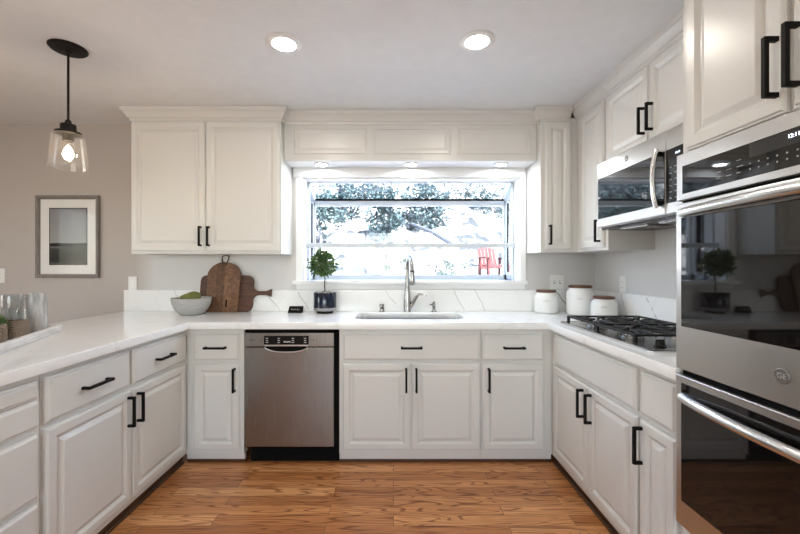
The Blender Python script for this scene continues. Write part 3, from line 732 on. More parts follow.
# ------------------------------------------------------------------ cooktop (local x towards the camera, y to the wall)
KY, KX = 2.468, 1.072
r = thing('gas_cooktop', 'stainless gas cooktop with black cast iron grates on the right worktop', 'cooktop', (KX, KY, CT), RR)
KW, KD = 0.874, 0.530
b = NB(); rings = []
for ins, z in ((0, 0.0005), (0, 0.007), (0.006, 0.011), (0.022, 0.012), (0.03, 0.008)):
    rings.append([b.verts.new((x, y, z)) for x, y in rrect(ins, KW - ins, ins, KD - ins, 0.03 - ins * 0.4)])
for p, q in zip(rings, rings[1:]):
    for i in range(len(p)): b.faces.new((p[i], p[(i + 1) % len(p)], q[(i + 1) % len(p)], q[i]))
b.faces.new(rings[-1]); b.faces.new(rings[0][::-1])
tr = obj('tray', b, M['polished'], r)
GX0, GX1, GY0, GY1, GZ = 0.034, 0.705, 0.050, 0.495, 0.050
burn = [(0.20, 0.145, 0.042), (0.20, 0.385, 0.034), (0.53, 0.145, 0.036), (0.53, 0.385, 0.048)]
for x, y, rad in burn:
    u = obj('burner', lathe(NB(), [(0, 0.0085), (rad + 0.018, 0.0085), (rad + 0.016, 0.013), (rad, 0.016), (rad - 0.002, 0.026), (0, 0.027)], 28), M['nickel'], r, (x, y, 0))
    obj('burner_cap', lathe(NB(), [(0, 0.027), (rad + 0.003, 0.027), (rad + 0.004, 0.031), (rad - 0.004, 0.035), (0, 0.036)], 28), M['iron'], u)
def grate(x0, x1, bs_):
    b = NB(); t = 0.0065
    def bar(p, q, dz=0.0):
        tube(b, [(p[0], p[1], GZ - 0.007), (q[0], q[1], GZ - 0.007 + dz)], 0.0082, 6)
    for y in (GY0, (GY0 + GY1) / 2, GY1): box(b, x0, x1, y - t, y + t, GZ - 0.011, GZ, 0.002)
    for x in (x0, x1): box(b, x - t, x + t, GY0 - t, GY1 + t, GZ - 0.011, GZ, 0.002)
    for x in (x0, x1):
        for y in (GY0, (GY0 + GY1) / 2, GY1): box(b, x - 0.008, x + 0.008, y - 0.008, y + 0.008, 0.0085, GZ - 0.002, 0.002)
    for cx, cy, rad in bs_:
        ya, yb = (GY0, (GY0 + GY1) / 2) if cy < 0.27 else ((GY0 + GY1) / 2, GY1)
        for ex, ey in ((x0, ya), (x1, ya), (x0, yb), (x1, yb), (x0, cy), (x1, cy), (cx, ya), (cx, yb)):
            v = Vector((ex - cx, ey - cy)); e = v.normalized()
            p = Vector((cx, cy)) + e * 0.030
            # fingers curve in towards the burner
            side = Vector((-e.y, e.x)) * 0.018
            m_ = (p + Vector((ex, ey))) / 2 + side
            tube(b, [(p.x, p.y, GZ - 0.006), (m_.x, m_.y, GZ - 0.007), (ex, ey, GZ - 0.009)], 0.0072, 6)
    return obj('grate', b, M['iron'], r)
gm = (GX0 + GX1) / 2
grate(GX0, gm - 0.009, burn[:2]); grate(gm + 0.009, GX1, burn[2:])
for y in (0.11, 0.215, 0.32, 0.425):
    k = obj('knob', lathe(NB(), [(0, 0.0085), (0.024, 0.0085), (0.024, 0.013), (0.019, 0.016), (0.0175, 0.034), (0, 0.036)], 24), M['blackgloss'], r, (0.785, y, 0))
    obj('pointer', bx(-0.003, 0.003, -0.019, 0.019, 0.033, 0.040, bev=0.001), M['blackgloss'], k)

# ------------------------------------------------------------------ things on the worktop
# topiary
PX, PY = -0.537, 2.985
r = thing('potted_topiary', 'small round-topped potted tree in a navy pot on the worktop before the window', 'potted plant', (PX, PY, CT))
p = obj('pot', lathe(NB(), [(0, 0.045), (0.088, 0.045), (0.0885, 0.05), (0.0885, 0.158), (0.086, 0.162), (0.082, 0.160), (0.081, 0.140), (0, 0.139)], 40), M['navy'], r)
obj('band', lathe(NB(), [(0, 0.019), (0.074, 0.019), (0.088, 0.028), (0.0885, 0.0448), (0, 0.0448)], 40), M['greyglaze'], p)
obj('saucer', lathe(NB(), [(0, 0.0005), (0.060, 0.0005), (0.064, 0.004), (0.064, 0.0188), (0, 0.0188)], 36), M['black'], p)
b = NB(); rr = random.Random(5)
lathe(b, [(0.080, 0.141), (0.078, 0.152), (0.04, 0.156), (0, 0.157)], 24)
for k in range(46):
    a = rr.uniform(0, 2 * PI); q = 0.072 * math.sqrt(rr.random()); s = rr.uniform(0.006, 0.012)
    bmesh.ops.create_icosphere(b, subdivisions=1, radius=s, matrix=Matrix.Translation((q * math.cos(a), q * math.sin(a), 0.157 + 0.003)))
obj('gravel', b, M['soil'], r)
def leaf(b, p, d, up, L, wd):
    d = d.normalized(); s = d.cross(up)
    if s.length < 1e-3: s = d.cross(Vector((1, 0, 0)))
    s.normalize(); nrm = s.cross(d)
    v = [b.verts.new(p), b.verts.new(p + d * L * 0.45 + s * wd - nrm * wd * 0.3), b.verts.new(p + d * L), b.verts.new(p + d * L * 0.45 - s * wd - nrm * wd * 0.3), b.verts.new(p + d * L * 0.5 + nrm * wd * 0.12)]
    b.faces.new((v[0], v[1], v[4])); b.faces.new((v[1], v[2], v[4])); b.faces.new((v[2], v[3], v[4])); b.faces.new((v[3], v[0], v[4]))
def rv(r_):
    while True:
        v = Vector((r_.uniform(-1, 1), r_.uniform(-1, 1), r_.uniform(-1, 1)))
        if 0.05 < v.length < 1: return v
BC = Vector((-0.020, 0, 0.395)); BR = 0.106
b = NB()
clumps = []
for k in range(74):
    v = rv(rr).normalized(); clumps.append(BC + Vector((v.x, v.y, v.z)) * BR * rr.uniform(0.45, 0.92))
for c in clumps:
    for k in range(17):
        o_ = rv(rr); p = c + o_ * 0.024
        leaf(b, p, (o_.normalized() + (c - BC).normalized() * 0.9 + rv(rr) * 0.4), rv(rr).normalized(), rr.uniform(0.020, 0.034), rr.uniform(0.006, 0.010))
obj('foliage', b, M['leaf'], r, smooth=0)
b = NB()
tube(b, [(0.002, 0, 0.15), (-0.004, 0.002, 0.21), (0.0, 0, 0.27), (-0.012, 0, 0.34), (-0.02, 0, 0.40)], [0.0055, 0.005, 0.0045, 0.004, 0.002], 8)
for c in clumps[::2]: tube(b, [(-0.012, 0, 0.335), tuple((c + Vector((-0.012, 0, 0.335))) / 2), tuple(c)], 0.0014, 5)
obj('stem', b, M['stem'], r)
# small black card
r = thing('tent_card', 'small black card with pale script left of the navy pot', 'card', (-0.771, 2.995, CT))
th = math.radians(-22)
b = NB(); v = []
for s in (-1, 1):
    pass
poly_prism(b, [(-0.058, 0), (0.052, 0), (0.060, 0.054), (-0.050, 0.054)], -0.002, 0.002)
cd = obj('front_leaf', b, M['black'], r, (0, -0.012, 0.001), (th, 0, 0))
b = NB(); poly_prism(b, [(-0.058, 0), (0.052, 0), (0.060, 0.054), (-0.050, 0.054)], -0.002, 0.002)
obj('back_leaf', b, M['black'], r, (0, 0.030, 0.001), (-th, 0, 0))
b = NB(); x = -0.034
for k in range(6):
    w_ = (0.010, 0.007, 0.012, 0.008, 0.011, 0.009)[k]; hgt = (0.012, 0.008, 0.010, 0.008, 0.012, 0.007)[k]
    tube(b, [(x, -0.0022, 0.023), (x + w_ * 0.3, -0.0022, 0.023 + hgt), (x + w_ * 0.6, -0.0022, 0.024), (x + w_, -0.0022, 0.026)], 0.0009, 5); x += w_ + 0.002
obj('script_lettering', b, M['whiteprint'], cd)

# cutting boards leaning on the backsplash
TA = -math.radians(9.6)
def round_poly(pts, n=6):
    out = []
    for i, (x, y, rad) in enumerate(pts):
        P = Vector((x, y)); A = Vector(pts[i - 1][:2]); B = Vector(pts[(i + 1) % len(pts)][:2])
        if rad <= 0: out.append((x, y)); continue
        a = (A - P).normalized(); c = (B - P).normalized()
        for k in range(n + 1):
            t = k / n; p0 = P + a * rad; p1 = P + c * rad
            q = p0 * (1 - t) ** 2 + P * 2 * t * (1 - t) + p1 * t ** 2
            out.append((q.x, q.y))
    return out
TT = 0.019
r = thing('cutting_board', 'dark walnut paddle cutting board lying sideways behind the arched board, handle to the right', 'cutting board', (-1.352, 3.060, CT + 0.0035), 0, 'cutting boards')
r.rotation_euler = (TA, 0, 0)
o2 = round_poly([(-0.215, 0, 0.05), (0.215, 0, 0.06), (0.215, 0.115, 0.03), (0.255, 0.132, 0.02), (0.325, 0.132, 0.02), (0.362, 0.116, 0.006), (0.366, 0.182, 0.006), (0.325, 0.164, 0.02), (0.255, 0.164, 0.02), (0.215, 0.182, 0.03), (0.215, 0.292, 0.06), (-0.215, 0.292, 0.05)])
obj('board', poly_prism(NB(), o2, -TT / 2, TT / 2), M['darkboard'], r)
obj('glue_line', bx(-0.21, 0.21, -TT / 2 - 0.0006, -TT / 2 + 0.002, 0.222, 0.2245), M['dark'], r)
r = thing('cutting_board', 'arched brown wood cutting board standing upright with a leather loop on top', 'cutting board', (-1.372, 3.0385, CT + 0.0035), 0, 'cutting boards')
r.rotation_euler = (TA, 0, 0)
o1 = round_poly([(-0.136, 0, 0.012), (0.136, 0, 0.012), (0.136, 0.34, 0.0)]) 
o1 = [p for p in o1]
for k in range(1, 24):
    a = PI * k / 24; o1.append((0.136 * math.cos(a), 0.285 + 0.118 * math.sin(a) ** 0.85))
o1 = round_poly([(-0.136, 0, 0.012), (0.136, 0, 0.012)]) + [(0.136, 0.285)] + [(0.136 * math.cos(PI * k / 24), 0.285 + 0.118 * math.sin(PI * k / 24)) for k in range(1, 24)] + [(-0.136, 0.285)]
obj('board', flat_shape([o1], TT, 0.003), M['board'], r, (0, 0, 0), (PI / 2, 0, 0))
b = NB()
lp = [(0.010 * -1, -0.011, 0.375), (-0.026, -0.008, 0.425), (-0.027, -0.002, 0.448), (-0.012, 0.0, 0.460), (0.012, 0.0, 0.460), (0.027, -0.002, 0.448), (0.026, -0.008, 0.425), (0.010, -0.011, 0.375)]
tube(b, lp, 0.005, 8, 0.6)
obj('hanging_loop', b, M['stem'], r)
b = NB(); poly_prism(b, [(0.028, 0.042), (0.034, 0.034), (0.040, 0.042), (0.040, 0.088), (0.034, 0.096), (0.028, 0.088)], -TT / 2 - 0.0006, -TT / 2 + 0.003)
obj('knot', b, M['dark'], r)

# bowl with a pear
r = thing('serving_bowl', 'round grey stoneware bowl on the left worktop near the cutting boards', 'bowl', (-1.537, 2.895, CT))
pr = [(0, 0.0005), (0.078, 0.0005), (0.084, 0.004), (0.115, 0.040), (0.134, 0.085), (0.143, 0.124), (0.141, 0.128), (0.137, 0.126), (0.128, 0.105), (0.11, 0.088), (0.07, 0.080), (0, 0.078)]
obj('bowl', lathe(NB(), pr, 48), M['bowl'], r)
r = thing('pear', 'green pear lying in the grey bowl', 'pear', (-1.535, 2.875, CT + 0.0800))
b = NB(); prof = [(-0.075, 0), (-0.068, 0.021), (-0.050, 0.035), (-0.025, 0.041), (0.0, 0.038), (0.03, 0.029), (0.055, 0.0225), (0.07, 0.015), (0.077, 0)]
lathe(b, [(q, p) for p, q in prof], 24)
obj('fruit', b, M['pear'], r, (0, 0, 0.0535), (0, math.radians(-96), math.radians(12)))
obj('stalk', tube(NB(), [(0, 0, 0.074), (0.002, 0, 0.09), (0.007, 0.002, 0.102)], [0.003, 0.002, 0.0025], 6), M['stem'], r, (0, 0, 0.0535), (0, math.radians(-96), math.radians(12)))

# canisters
def canister(label, x, y, rad, h):
    r = thing('canister', label, 'canister', (x, y, CT), 0, 'white ceramic canisters')
    hb = h - 0.020
    pr = [(0, 0.0008), (rad * 0.90, 0.0008), (rad * 0.96, 0.006), (rad, 0.022), (rad, hb * 0.70), (rad * 0.965, hb * 0.83), (rad * 0.83, hb * 0.93), (rad * 0.78, hb * 0.955), (rad * 0.78, hb), (0, hb)]
    bd = obj('body', lathe(NB(), pr, 44), M['ceramic'], r)
    obj('lid', lathe(NB(), [(0, hb), (rad * 0.80, hb), (rad * 0.82, hb + 0.004), (rad * 0.82, hb + 0.015), (rad * 0.79, hb + 0.019), (0, hb + 0.020)], 40), M['lid'], r)
    a0 = math.atan2(-y, -x); b = NB()
    zc = hb * 0.62; pts = []
    for k in range(7):
        a = a0 + (k / 6 - 0.5) * 0.052 / rad
        pts.append(a)
    for rz_, flip in ((rad + 0.0022, 0), (rad - 0.001, 1)):
        pass
    vo = [[b.verts.new((rr_ * math.cos(a), rr_ * math.sin(a), z)) for a in pts] for rr_, z in ((rad - 0.001, zc - 0.010), (rad + 0.002, zc - 0.0085), (rad + 0.002, zc + 0.0085), (rad - 0.001, zc + 0.010))]
    for p, q in zip(vo, vo[1:]):
        for i in range(6): b.faces.new((p[i], p[i + 1], q[i + 1], q[i]))
    b.faces.new([v[0] for v in vo]); b.faces.new([v[-1] for v in vo][::-1]); 
    for i in range(6): b.faces.new((vo[0][i], vo[3][i], vo[3][i + 1], vo[0][i + 1]))
    obj('name_plate', b, M['ceramic'], bd)
    b = NB()
    for k in range(5):
        a = a0 + (k / 4 - 0.5) * 0.030 / rad
        box(b, -0.0018, 0.0018, -0.0006, 0.0006, -0.0035, 0.0035)
        bmesh.ops.transform(b, matrix=Matrix.Translation(((rad + 0.0022) * math.cos(a), (rad + 0.0022) * math.sin(a), zc)) @ Matrix.Rotation(a + PI / 2, 4, 'Z'), verts=b.verts[-8:])
    obj('embossed_marks', b, M['print'], bd)
canister('medium white canister with brown lid, farthest left of the three near the sink', 1.203, 2.995, 0.090, 0.182)
canister('tallest white canister with brown lid in the worktop corner', 1.428, 2.905, 0.101, 0.222)
canister('shortest white canister with brown lid right behind the cooktop', 1.497, 2.70, 0.086, 0.155)

# tray group on the peninsula
tu = Vector((0.392, -0.920, 0)).normalized(); ta = math.atan2(tu.y, tu.x)
tc = Vector((-1.866, 2.146, CT))
r = thing('serving_tray', 'long whitewashed wooden tray at the left end of the worktop', 'tray', tuple(tc), ta)   # local x along, -y... towards the wall side
TL, TWd = 0.66, 0.265
b = NB()
box(b, 0.008, TL - 0.008, -TWd + 0.008, -0.008, 0.0008, 0.012)
def rim(pts): tube(b, pts, 0.0165, 10, 1.25)
obj('base', b, M['whitewood'], r)
b = NB()
for p, q in (((0, -0.010), (TL, -0.010)), ((0, -TWd + 0.010), (TL, -TWd + 0.010)), ((0.010, -0.02), (0.010, -TWd + 0.02)), ((TL - 0.010, -0.02), (TL - 0.010, -TWd + 0.02))):
    x0, x1 = sorted((p[0], q[0])); y0, y1 = sorted((p[1], q[1]))
    if x1 - x0 < 0.01: x0, x1 = x0 - 0.010, x1 + 0.010
    else: y0, y1 = y0 - 0.010, y1 + 0.010
    box(b, x0, x1, y0, y1, 0.0008, 0.042, 0.006, 2)
obj('rim', b, M['whitewood'], r)
TZ = CT + 0.0125
def jug_profile(R, h, t=0.005):
    return [(0, 0.0005), (R * 1.0, 0.0005), (R * 1.04, 0.006), (R * 1.02, h * 0.3), (R * 0.95, h * 0.75), (R * 0.92, h * 0.97), (R * 0.93, h), (R * 0.93 - t, h), (R * 0.90 - t, h * 0.9), (R * 0.95 - t, 0.02), (0, 0.012)]
r = thing('ceramic_jug', 'tall grey-white ribbed jug at the far end of the tray, handle on its left', 'jug', (-1.922, 2.048, TZ))
obj('body', lathe(NB(), jug_profile(0.0455, 0.208), 36), M['jug'], r)
hd = Vector((-0.62, -0.78, 0)).normalized()
obj('handle', tube(NB(), [tuple(hd * q + Vector((0, 0, z))) for q, z in ((0.038, 0.185), (0.058, 0.188), (0.066, 0.172), (0.064, 0.10), (0.058, 0.055), (0.044, 0.045))], [0.009, 0.0105, 0.0105, 0.009, 0.008, 0.008], 10), M['jug'], r)
r = thing('glass_vase', 'smoky clear glass cylinder vase standing left of the ribbed jug', 'vase', (-1.952, 1.945, TZ))
obj('body', lathe(NB(), [(0, 0.0005), (0.041, 0.0005), (0.043, 0.005), (0.046, 0.202), (0.045, 0.207), (0.042, 0.207), (0.041, 0.20), (0.038, 0.015), (0, 0.012)], 36), M['smoke'], r)
def wicker_sleeve(b, R, z0, z1, rows, seg=28):
    for k in range(rows):
        z = z0 + (z1 - z0) * (k + 0.5) / rows; hh = (z1 - z0) / rows * 0.55
        pts = [((R + 0.0016 * (1 if (i + k) % 2 else -1)) * math.cos(2 * PI * i / seg), (R + 0.0016 * (1 if (i + k) % 2 else -1)) * math.sin(2 * PI * i / seg), z) for i in range(seg + 1)]
        tube(b, pts, hh, 6)
    for i in range(seg): a = 2 * PI * i / seg; tube(b, [(R * math.cos(a), R * math.sin(a), z0), (R * math.cos(a), R * math.sin(a), z1)], 0.0018, 5)
    return b
r = thing('candle_glass', 'clear glass tumbler in a woven wicker sleeve on the tray', 'candle holder', (-1.842, 1.850, TZ))
obj('glass', lathe(NB(), [(0, 0.001), (0.040, 0.001), (0.043, 0.006), (0.0445, 0.140), (0.0415, 0.140), (0.039, 0.012), (0, 0.010)], 32), M['clear'], r)
obj('wicker_sleeve', wicker_sleeve(NB(), 0.0478, 0.004, 0.090, 11), M['wicker'], r)
r = thing('wicker_planter', 'small wicker pot with a green plant at the left picture edge', 'potted plant', (-1.845, 1.742, TZ))
wp = obj('pot', lathe(NB(), [(0, 0.001), (0.044, 0.001), (0.047, 0.085), (0.043, 0.085), (0.042, 0.07), (0, 0.07)], 28), M['wicker'], r)
obj('weave', wicker_sleeve(NB(), 0.0490, 0.004, 0.086, 10), M['wicker'], wp)
b = NB()
for k in range(200):
    v = rv(rr); v.z = abs(v.z)
    leaf(b, Vector((0, 0, 0.085)) + v * 0.040, v + rv(rr) * 0.5, rv(rr).normalized(), rr.uniform(0.018, 0.030), rr.uniform(0.005, 0.009))
obj('foliage', b, M['leaf'], r, smooth=0)

# ------------------------------------------------------------------ wall plates, picture
def plate(name, label, cat, loc, rz, w, h, kinds):
    r = thing(name, label, cat, loc, rz, 'white wall plates')
    obj('plate', panel(NB(), -w / 2, w / 2, -h / 2, h / 2, [(0, 0), (0, 0.003), (0.004, 0.006), (0.006, 0.006)], -0.0008), M['plastic'], r, smooth=0)
    n = len(kinds)
    for i, k in enumerate(kinds):
        cx = (i - (n - 1) / 2) * 0.046
        if k == 'rocker':
            obj('rocker', bx(cx - 0.0165, cx + 0.0165, -0.0095, -0.0065, -0.033, 0.033, bev=0.0012), M['white_trim'], r)
        elif k == 'toggle':
            obj('toggle', bx(cx - 0.005, cx + 0.005, -0.018, -0.0065, -0.003, 0.012, bev=0.0015), M['white_trim'], r)
            b = NB()
            box(b, cx - 0.008, cx + 0.008, -0.0073, -0.0065, -0.014, 0.014)
            obj('slot', b, M['print'], r)
        else:
            for z in (-0.02, 0.02):
                f = obj('socket', bx(cx - 0.0165, cx + 0.0165, -0.009, -0.0065, z - 0.0145, z + 0.0145, bev=0.0012), M['white_trim'], r)
                b = NB()
                for s in (-1, 1): box(b, cx + s * 0.006 - 0.0012, cx + s * 0.006 + 0.0012, -0.0094, -0.0088, z - 0.004, z + 0.006)
                obj('slots', b, M['dark'], f)
    return r
plate('light_switch', 'single white rocker switch on the wall left of the large wall cabinet', 'light switch', ((133 - 393.4) / 121.8, YB, 1.163), 0, 0.072, 0.118, ['rocker'])
plate('power_outlet', 'white outlet on the grey wall at the left picture edge', 'outlet', ((0.5 - 393.4) / 121.8, YB, 1.228), 0, 0.072, 0.118, ['socket'])
plate('light_switch', 'double white toggle switch plate above the left-hand canister', 'light switch', (1.343, YB, 1.176), 0, 0.118, 0.118, ['toggle', 'toggle'])
plate('power_outlet', 'white outlet on the right wall above the cooktop backsplash', 'outlet', (XR, 2.74, 1.172), RR, 0.072, 0.118, ['socket'])

r = thing('framed_picture', 'grey framed black and white landscape photograph on the left wall', 'picture', (-2.662, YB, 1.212))
PWd, PHt = 0.516, 0.672; fw = 0.030
b = NB()
prf = [(0, 0.001), (0, 0.024), (0.004, 0.028), (fw - 0.012, 0.028), (fw - 0.004, 0.020), (fw, 0.012), (fw, 0.001)]
rings = []
for ins, out in prf:
    rings.append([b.verts.new((x, -out, z)) for x, z in ((-PWd / 2 + ins, ins), (PWd / 2 - ins, ins), (PWd / 2 - ins, PHt - ins), (-PWd / 2 + ins, PHt - ins))])
rings.append(rings[0])
for p, q in zip(rings, rings[1:]):
    for i in range(4): b.faces.new((p[i], p[(i + 1) % 4], q[(i + 1) % 4], q[i]))
obj('frame', b, M['frame'], r, smooth=0)
obj('mat_board', bx(-PWd / 2 + fw, PWd / 2 - fw, -0.008, -0.002, fw, PHt - fw), M['matboard'], r)
def print_mat():
    m = mat('landscape_print', rough=0.9); n, l, b_ = nodes(m)
    tcn = n.new('ShaderNodeTexCoord'); sx = n.new('ShaderNodeSeparateXYZ'); l.new(tcn.outputs['Generated'], sx.inputs[0])
    t = n.new('ShaderNodeTexNoise'); t.inputs['Scale'].default_value = 9; t.inputs['Detail'].default_value = 5; l.new(tcn.outputs['Generated'], t.inputs[0])
    h = math_node(n, l, 'ADD', sx.outputs[2], math_node(n, l, 'MULTIPLY', math_node(n, l, 'SUBTRACT', t.outputs[0], 0.5), 0.06))
    rp = ramp(n, [(0.0, (0.13, 0.13, 0.125)), (0.05, (0.02, 0.02, 0.018)), (0.28, (0.045, 0.043, 0.04)), (0.315, (0.16, 0.16, 0.155)), (0.325, (0.012, 0.012, 0.012)), (0.375, (0.012, 0.012, 0.012)), (0.385, (0.34, 0.34, 0.345)), (1.0, (0.25, 0.25, 0.255))])
    l.new(h, rp.inputs[0])
    l.new(rp.outputs[0], b_.inputs['Base Color']); return m
obj('print_border', bx(-0.156, 0.156, -0.0092, -0.0075, 0.104, 0.572), M['dark'], r)
obj('print', bx(-0.149, 0.149, -0.0105, -0.009, 0.111, 0.565), print_mat(), r)
obj('glazing', bx(-PWd / 2 + fw, PWd / 2 - fw, -0.0145, -0.0125, fw, PHt - fw), M['artglass'], r)

# ------------------------------------------------------------------ lamps
PDX, PDY = -1.737, 2.03
r = thing('pendant_lamp', 'pendant lamp with clear glass shade on a dark rod over the peninsula', 'pendant lamp', (PDX, PDY, 1.83))
def pz(z): return z - 1.83
obj('canopy', lathe(NB(), [(0, pz(2.4695)), (0.086, pz(2.4695)), (0.086, pz(2.464)), (0.078, pz(2.456)), (0.02, pz(2.450)), (0.012, pz(2.438)), (0, pz(2.438))], 36), M['bronze'], r)
obj('rod', tube(NB(), [(0, 0, pz(2.445)), (0, 0, pz(2.05))], 0.0055, 10), M['bronze'], r)
so_ = obj('socket', lathe(NB(), [(0, pz(2.085)), (0.012, pz(2.083)), (0.016, pz(2.066)), (0.034, pz(2.060)), (0.036, pz(2.028)), (0.058, pz(2.020)), (0.060, pz(2.008)), (0.026, pz(2.004)), (0.024, pz(1.972)), (0, pz(1.972))], 30), M['bronze'], r)
g = lathe(NB(), [(0.050, pz(2.010)), (0.069, pz(2.006)), (0.072, pz(1.998)), (0.090, pz(1.832)), (0.0920, pz(1.830)), (0.090, pz(1.828)), (0.0875, pz(1.833)), (0.0695, pz(1.996)), (0.067, pz(2.0025)), (0.050, pz(2.0065))], 44, cap=False)
obj('shade', g, M['shade'], r)
bl = obj('bulb', lathe(NB(), [(0, pz(1.862)), (0.018, pz(1.867)), (0.029, pz(1.885)), (0.030, pz(1.902)), (0.020, pz(1.935)), (0.013, pz(1.955)), (0.013, pz(1.972)), (0, pz(1.972))], 24), M['clear'], r)
obj('filament', lathe(NB(), [(0, pz(1.880)), (0.018, pz(1.884)), (0.024, pz(1.90)), (0.017, pz(1.925)), (0.007, pz(1.945)), (0, pz(1.95))], 16), M['filament'], bl)

def downlight(label, x, y):
    r = thing('recessed_light', label, 'ceiling light', (x, y, CZ), 0, 'recessed ceiling lights')
    obj('trim_ring', lathe(NB(), [(0.060, -0.0005), (0.091, -0.0005), (0.092, -0.003), (0.088, -0.006), (0.064, -0.010), (0.060, -0.009), (0.060, -0.0005)], 40, cap=False), M['white_trim'], r)
    obj('lens', lathe(NB(), [(0, -0.0085), (0.0595, -0.0085), (0.0595, -0.002), (0, -0.002)], 36), M['lens'], r)
    return r
downlight('left-hand lit recessed ceiling light', -0.572, 1.985)
downlight('right-hand lit recessed ceiling light', 0.432, 1.965)
def puck(label, px):
    y = 2.975; x = (px - 393.4) / (F / y)
    r = thing('puck_light', label, 'puck light', (x, y, 2.108), 0, 'puck lights under the valance')
    obj('trim_ring', lathe(NB(), [(0.040, -0.0005), (0.056, -0.0005), (0.056, -0.006), (0.050, -0.010), (0.040, -0.010), (0.040, -0.0005)], 32, cap=False), M['white_trim'], r)
    obj('lens', lathe(NB(), [(0, -0.0085), (0.0395, -0.0085), (0.0395, -0.002), (0, -0.002)], 28), M['puck'], r)
puck('leftmost of the three puck lights under the valance', 321.5)
puck('middle one of the three puck lights under the valance', 411.5)
puck('rightmost of the three puck lights under the valance', 501)

# ------------------------------------------------------------------ the garden slope outside
def hz_(x, y):
    t = max(0.0, y - 4.5)
    return 0.1 + 0.20 * t + 0.45 * max(0.0, y - 9.8) + 0.06 * math.sin(x * 0.7 + y * 0.4) + 0.12 * math.sin(y * 1.1 - x * 0.3) * min(1, t / 3)
b = NB(); NX, NY = 60, 60; g = []
for j in range(NY + 1):
    g.append([b.verts.new((-16 + 34 * i / NX, 3.95 + 26 * j / NY, hz_(-16 + 34 * i / NX, 3.95 + 26 * j / NY))) for i in range(NX + 1)])
for j in range(NY):
    for i in range(NX): b.faces.new((g[j][i], g[j][i + 1], g[j + 1][i + 1], g[j + 1][i]))
gm_ = noisy(mat('dry_hillside', rough=0.95), (0.025, 0.03, 0.034), (0.40, 0.385, 0.365), 2.2, 0.3, 12, lo=0.40, hi=0.50)
struct('ground', b, gm_)
def at(px, py, D):
    return Vector(((px - 393.4) / F * D, D, H - (py - 267) / F * D))
def crown_leaves(b, c, rx, ry, rz, n, size, r_):
    cl = []
    for k in range(max(6, n // 45)):
        v = rv(r_); cl.append(c + Vector((v.x * rx, v.y * ry, v.z * rz)))
    for k in range(n):
        q = r_.choice(cl); o_ = rv(r_)
        p = q + Vector((o_.x * rx, o_.y * ry, o_.z * rz)) * 0.30
        leaf(b, p, rv(r_), rv(r_).normalized(), size * r_.uniform(0.7, 1.4), size * r_.uniform(0.22, 0.4))
def tree(label, px, D, cy, rx, rz, n, crown_m, bark_m, trunk_r=0.05, size=0.11, lean=0.0):
    x = (px - 393.4) / F * D; z0 = hz_(x, D); c = Vector((x + lean, D, H - (cy - 267) / F * D))
    r = thing('tree', label, 'tree', (x, D, z0), 0, 'trees on the slope')
    r_ = random.Random(int(px * 7 + D))
    b = NB(); top = c - Vector((x, D, z0))
    tube(b, [(0, 0, -0.1), (top.x * 0.35 + 0.03, 0, top.z * 0.4), (top.x * 0.8 - 0.02, 0.02, top.z * 0.8), (top.x, 0, top.z + rz * 0.3)], [trunk_r, trunk_r * 0.85, trunk_r * 0.6, trunk_r * 0.3], 8)
    for k in range(6):
        e = top + Vector((r_.uniform(-1, 1) * rx * 0.7, r_.uniform(-0.4, 0.4) * rx, r_.uniform(-0.4, 0.6) * rz)); t = r_.uniform(0.5, 0.9)
        s = Vector((top.x * t, 0, top.z * t)); m_ = (s + e) / 2 + Vector((0, 0, -0.05))
        tube(b, [tuple(s), tuple(m_), tuple(e)], [trunk_r * 0.4, trunk_r * 0.3, trunk_r * 0.15], 6)
    obj('trunk', b, bark_m, r)
    b = NB(); crown_leaves(b, top, rx, rx * 0.7, rz, n, size, r_)
    obj('foliage', b, crown_m, r, smooth=0)
    return r
A, B_ = M['crownA'], M['crownB']; pb, db = M['bark'], M['darkbark']
tree('pale slim tree at the far left of the slope outside', 320, 10.6, 212, 0.5, 0.75, 1100, B_, pb, 0.04)
tree('slim tree with blue-green crown in the left of the window', 341, 12.2, 210, 0.65, 0.95, 2000, A, pb, 0.045)
tree('dense dark tree left of the window centre', 366, 14.4, 205, 0.95, 1.3, 3200, A, db, 0.08)
tree('bushy tree with pale trunk right of the dense dark tree', 384, 10.9, 212, 0.45, 0.8, 1700, A, pb, 0.045)
tree('dark tree leaning over the middle of the slope outside', 448, 12.0, 209, 0.78, 0.85, 2200, A, db, 0.06, lean=-0.7)
tree('sparse pale tree in the right half of the window', 462, 13.8, 199, 0.9, 1.0, 1400, B_, pb, 0.04)
tree('thin grey-green tree near the right window post', 492, 12.4, 203, 0.7, 0.9, 950, B_, pb, 0.035)
tree('tall far tree high on the slope in the left of the window', 335, 18.5, 184, 1.5, 1.5, 2600, B_, pb, 0.08, 0.14)
tree('tall far tree high on the slope at the window centre', 395, 21.0, 184, 1.8, 1.6, 3000, A, pb, 0.08, 0.14)
for lab, tx, ty in (('blue-green tree standing left of the window view outside', -3.8, 10.4), ('broad tree further left of the window view outside', -5.2, 12.4), ('outermost tree left of the window view outside', -7.0, 11.0), ('high tree at the upper left of the window view outside', -4.2, 15.5)):
    tree(lab, 393.4 + tx / ty * F, ty, 198, 0.95, 1.4, 2600, A if tx > -5 else B_, pb, 0.06, 0.12)
tree('far pale tree high on the slope in the right of the window', 470, 19.5, 184, 1.6, 1.2, 2300, B_, pb, 0.08, 0.14)
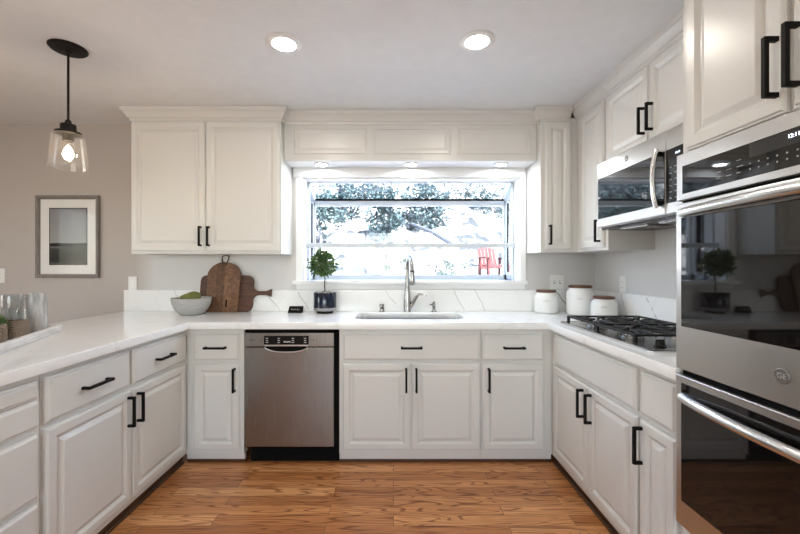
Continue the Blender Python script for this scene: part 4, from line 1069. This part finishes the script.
# low shrubs
def shrub(label, px, D, rx, rz, n, size=0.09):
    x = (px - 393.4) / F * D
    b = NB(); r_ = random.Random(int(px))
    crown_leaves(b, Vector((0, 0, rz * 0.8)), rx, rx * 0.7, rz, n, size, r_)
    for k in range(5): tube(b, [(0, 0, -0.05), (r_.uniform(-rx, rx) * 0.5, r_.uniform(-0.2, 0.2), rz)], 0.008, 5)
    o = obj('shrub', b, M['shrub'], None, (x, D, hz_(x, D)), smooth=0)
    return tag(o, label, 'shrub', 'shrubs on the slope')
shrub('low green shrub on the slope behind the faucet', 430, 8.0, 0.42, 0.36, 420, 0.055)
shrub('low green shrub on the slope right of the faucet', 454, 9.2, 0.42, 0.36, 420, 0.055)
shrub('bright green shrub under the trees at the window centre', 397, 10.2, 0.5, 0.26, 520, 0.06)
shrub('small leafy shrub in front of the red garden chair', 501, 8.4, 0.14, 0.24, 70, 0.06)
# fallen trunk across the slope
b = NB(); p0, p1 = at(412, 224, 11.0), at(455, 246, 9.3)
pm = (p0 + p1) / 2 + Vector((0, 0, 0.06))
for p in (p0, pm, p1): p.z = max(p.z, hz_(p.x, p.y) + 0.06)
tube(b, [tuple(p0), tuple(pm), tuple(p1)], [0.045, 0.055, 0.06], 10)
tag(obj('fallen_log', b, M['darkbark']), 'dark fallen log lying across the slope outside', 'log')
# red slatted garden chair
q = at(494, 276, 9.4); zq = hz_(q.x, 9.4)
r = thing('garden_chair', 'red slatted wooden garden chair on the slope outside', 'chair', (q.x, 9.4, zq), math.radians(12))
ch = 0.32
obj('seat', bx(-0.25, 0.25, -0.25, 0.22, 0.30, 0.325), M['red'], r, (0, 0, 0), (math.radians(8), 0, 0))
for k in range(5):
    x = -0.2 + 0.1 * k
    obj('slat', bx(x - 0.043, x + 0.043, 0, 0.02, 0.25, 0.88 - 0.03 * abs(k - 2) ** 1.5), M['red'], r, (0, 0.20, 0), (math.radians(-18), 0, 0))
for s in (-1, 1):
    obj('arm', bx(s * 0.31 - 0.05, s * 0.31 + 0.05, -0.32, 0.32, 0.50, 0.522), M['red'], r)
    obj('leg', bx(s * 0.27 - 0.02, s * 0.27 + 0.02, -0.28, -0.20, -0.05, 0.50), M['red'], r)
    obj('leg', bx(s * 0.27 - 0.02, s * 0.27 + 0.02, 0.20, 0.28, -0.15, 0.50), M['red'], r)
